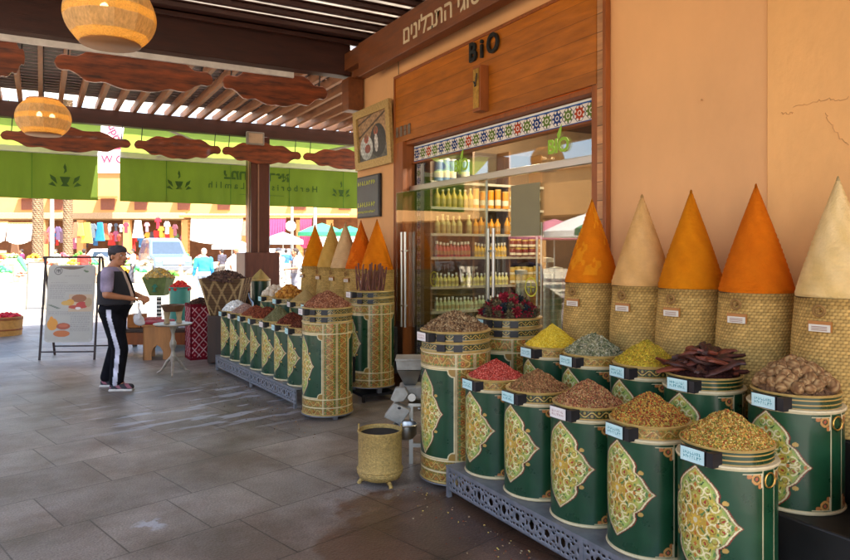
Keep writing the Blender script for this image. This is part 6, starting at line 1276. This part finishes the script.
# poles, sign, umbrellas
def pole(px, Z, h_, r0, label, col='#8c877e'):
    t = thing('street_pole', label, 'pole', bgl(px, Z)); b = MB(); b.tube([(0,0,0),(0,0,h_)], [r0, r0*.7], 10); b.build('shaft', pm('pole_'+col[1:], col, .5), t); b = MB(); b.lathe([(0,0),(r0*2,0),(r0*1.7,.2),(r0,.3)], 14); b.build('foot', pm('pole_foot', '#8c8880', .6), t); return t
pole(52, 40, 9, .14, 'pale slanted lamp pole between the two palm trunks'); pole(292, 40, 7, .10, 'thin pole carrying the round white sign'); pole(315, 38, 8, .12, 'white pole behind the golden orange cone')
p = CW(291, 39.5); t = thing('round_sign', 'round white road sign seen from behind right of the post', 'road sign', (p[0], p[1], HC+(HZ-226)*39.5/680), -YAW); b = MB(); b.tube([(0,-.05,0),(0,-.02,0)], .30, 30); b.build('plate', whitep, t); b = MB(); b.b2((-.03,.0,-.3),(.03,.08,.3)); b.build('bracket', steel, t)
def umbrella(px, py, Z, Wp, col, label, closed=False):
    k = Z/680; t = thing('market_umbrella', label, 'umbrella', bgl(px, Z), 0, 'market umbrellas in the square'); h_ = HC+(HZ-py)*k; R = Wp*k/2; b = MB(); b.tube([(0,0,0),(0,0,h_)], .035, 8); b.build('pole', steel, t); b = MB()
    v = []; f = []; n = 8
    for i in range(n*6):
        a = 2*PI*i/(n*6); sc_ = 1-.06*abs(math.sin(n/2*a)); 
        for r_, z in ((.02, h_), (R*.5*sc_, h_-R*.16), (R*sc_, h_-R*.38), (R*sc_*1.005, h_-R*.38-.22)): v.append((r_*math.cos(a), r_*math.sin(a), z))
    m = n*6
    for i in range(m):
        j = (i+1) % m
        for q in range(3): f.append((i*4+q, j*4+q, j*4+q+1, i*4+q+1))
    b.add(v, f); b.build('canopy', pm('umbrella_'+col[1:], col, .9, .1, trans=.3), t)
umbrella(322, 223, 44, 50, '#3f9a72', 'wide green umbrella behind the far cones'); umbrella(350, 226, 42, 34, '#2f8a68', 'green umbrella just left of the wall corner'); umbrella(283, 232, 34, 42, '#9fb0bc', 'grey blue umbrella right of the dark post'); umbrella(232, 238, 40, 40, '#ddd8cc', 'white umbrella left of the dark post'); umbrella(-60, 230, 36, 60, '#b8442c', 'red umbrella out at the far left')
for (x_, y_, R_, cc2, lab) in ((-13, 22, 2.1, '#e4e0d8', 'white umbrella added out of view on the left, mirrored in the glass'), (-16, 28, 2.4, '#c87888', 'pink umbrella added out of view on the left, mirrored in the glass'), (-10, 14.5, 1.9, '#dcdcd8', 'off white umbrella added out of view near the left posts'), (-11, 18, 1.9, '#4a9a6a', 'green umbrella added out of view on the left')):  # unseen umbrellas added to colour the reflections in the shop glass
    t = thing('market_umbrella', lab, 'umbrella', (x_, y_, 0), 0, 'market umbrellas in the square'); b = MB(); b.tube([(0,0,0),(0,0,3.3)], .035, 8); b.build('pole', steel, t); b = MB(); b.lathe([(R_*1.01, 2.2), (R_, 2.45), (R_*.5, 2.95), (.02, 3.3)], 40); b.build('canopy', pm('umbrella_'+cc2[1:], cc2, .9, .1, trans=.3), t)
# stalls with produce crates
rs = random.Random(9); ccol = [['#a8301e','#c84a2c'],['#3f7a2c','#5c9a3a'],['#c98a24','#dca83a'],['#8a9a9c','#b5bcb8'],['#b0404c','#d07a6a'],['#6b8c5a','#88a070'],['#a8a090','#c4bcae'],['#2f8a4c','#4aa862']]
cn = ['red tomatoes','green herbs','oranges','pale pots','pink fruit','melons','pale sacks','bright green leaves']
cp_ = pm('pale_crate_wood', '#b8a27c', .8, .2)
k_ = 0
for row, Z in enumerate((34, 38, 43)):
    for px in range(-30, 205, 17):
        k_ += 1; j = (k_*5+row) % 8; p = CW(px+rs.uniform(-4, 4)+row*6, Z+rs.uniform(-1, 1)); hh_ = .35+row*.35+rs.uniform(-.1, .2); w_ = rs.uniform(.5, .7)
        if Z < 36 and px > 20 and rs.random() < .45: continue
        t = thing('produce_crate', 'distant crate of %s, stall %d from the left in %s' % (cn[j], (px+30)//17+1, ['the nearest stall row', 'the middle stall row', 'the rear stall row'][row]), 'crate', (p[0], p[1], 0), -YAW+rs.uniform(-.2, .2), 'produce crates on the sunny square'); b = MB(); b.box((0,0,hh_/2), (w_*1.3, w_, hh_)); b.build('crate_wall', cp_, t, bev=.02)
        b = MB()
        for _ in range(26): a, q = rs.uniform(0, 2*PI), rs.random()**.5; rr = rs.uniform(.07, .13); b.ell((w_*.6*q*math.cos(a), w_*.45*q*math.sin(a), hh_+.28*(1-q)+.03), (rr, rr, rr*.9), 8, 6, col=H(rs.choice(ccol[j]))*rs.uniform(.8, 1.2))
        b.build('produce', VCM, t, vc=True, sharp=180)
p = CW(25, 36); t = thing('folded_umbrella', 'bright green folded umbrella leaning among the stalls at the left', 'umbrella', (p[0], p[1], .2), -YAW); b = MB(); b.tube([(.3,0,0),(-.3,0,1.0),(-.36,0,1.1)], [.05,.14,.03], 10); b.build('folded_cloth', pm('lime_cloth', '#3fae5c', .8), t); b = MB(); b.tube([(.38,0,-.2),(.3,0,0)], .03); b.build('pole', steel, t)
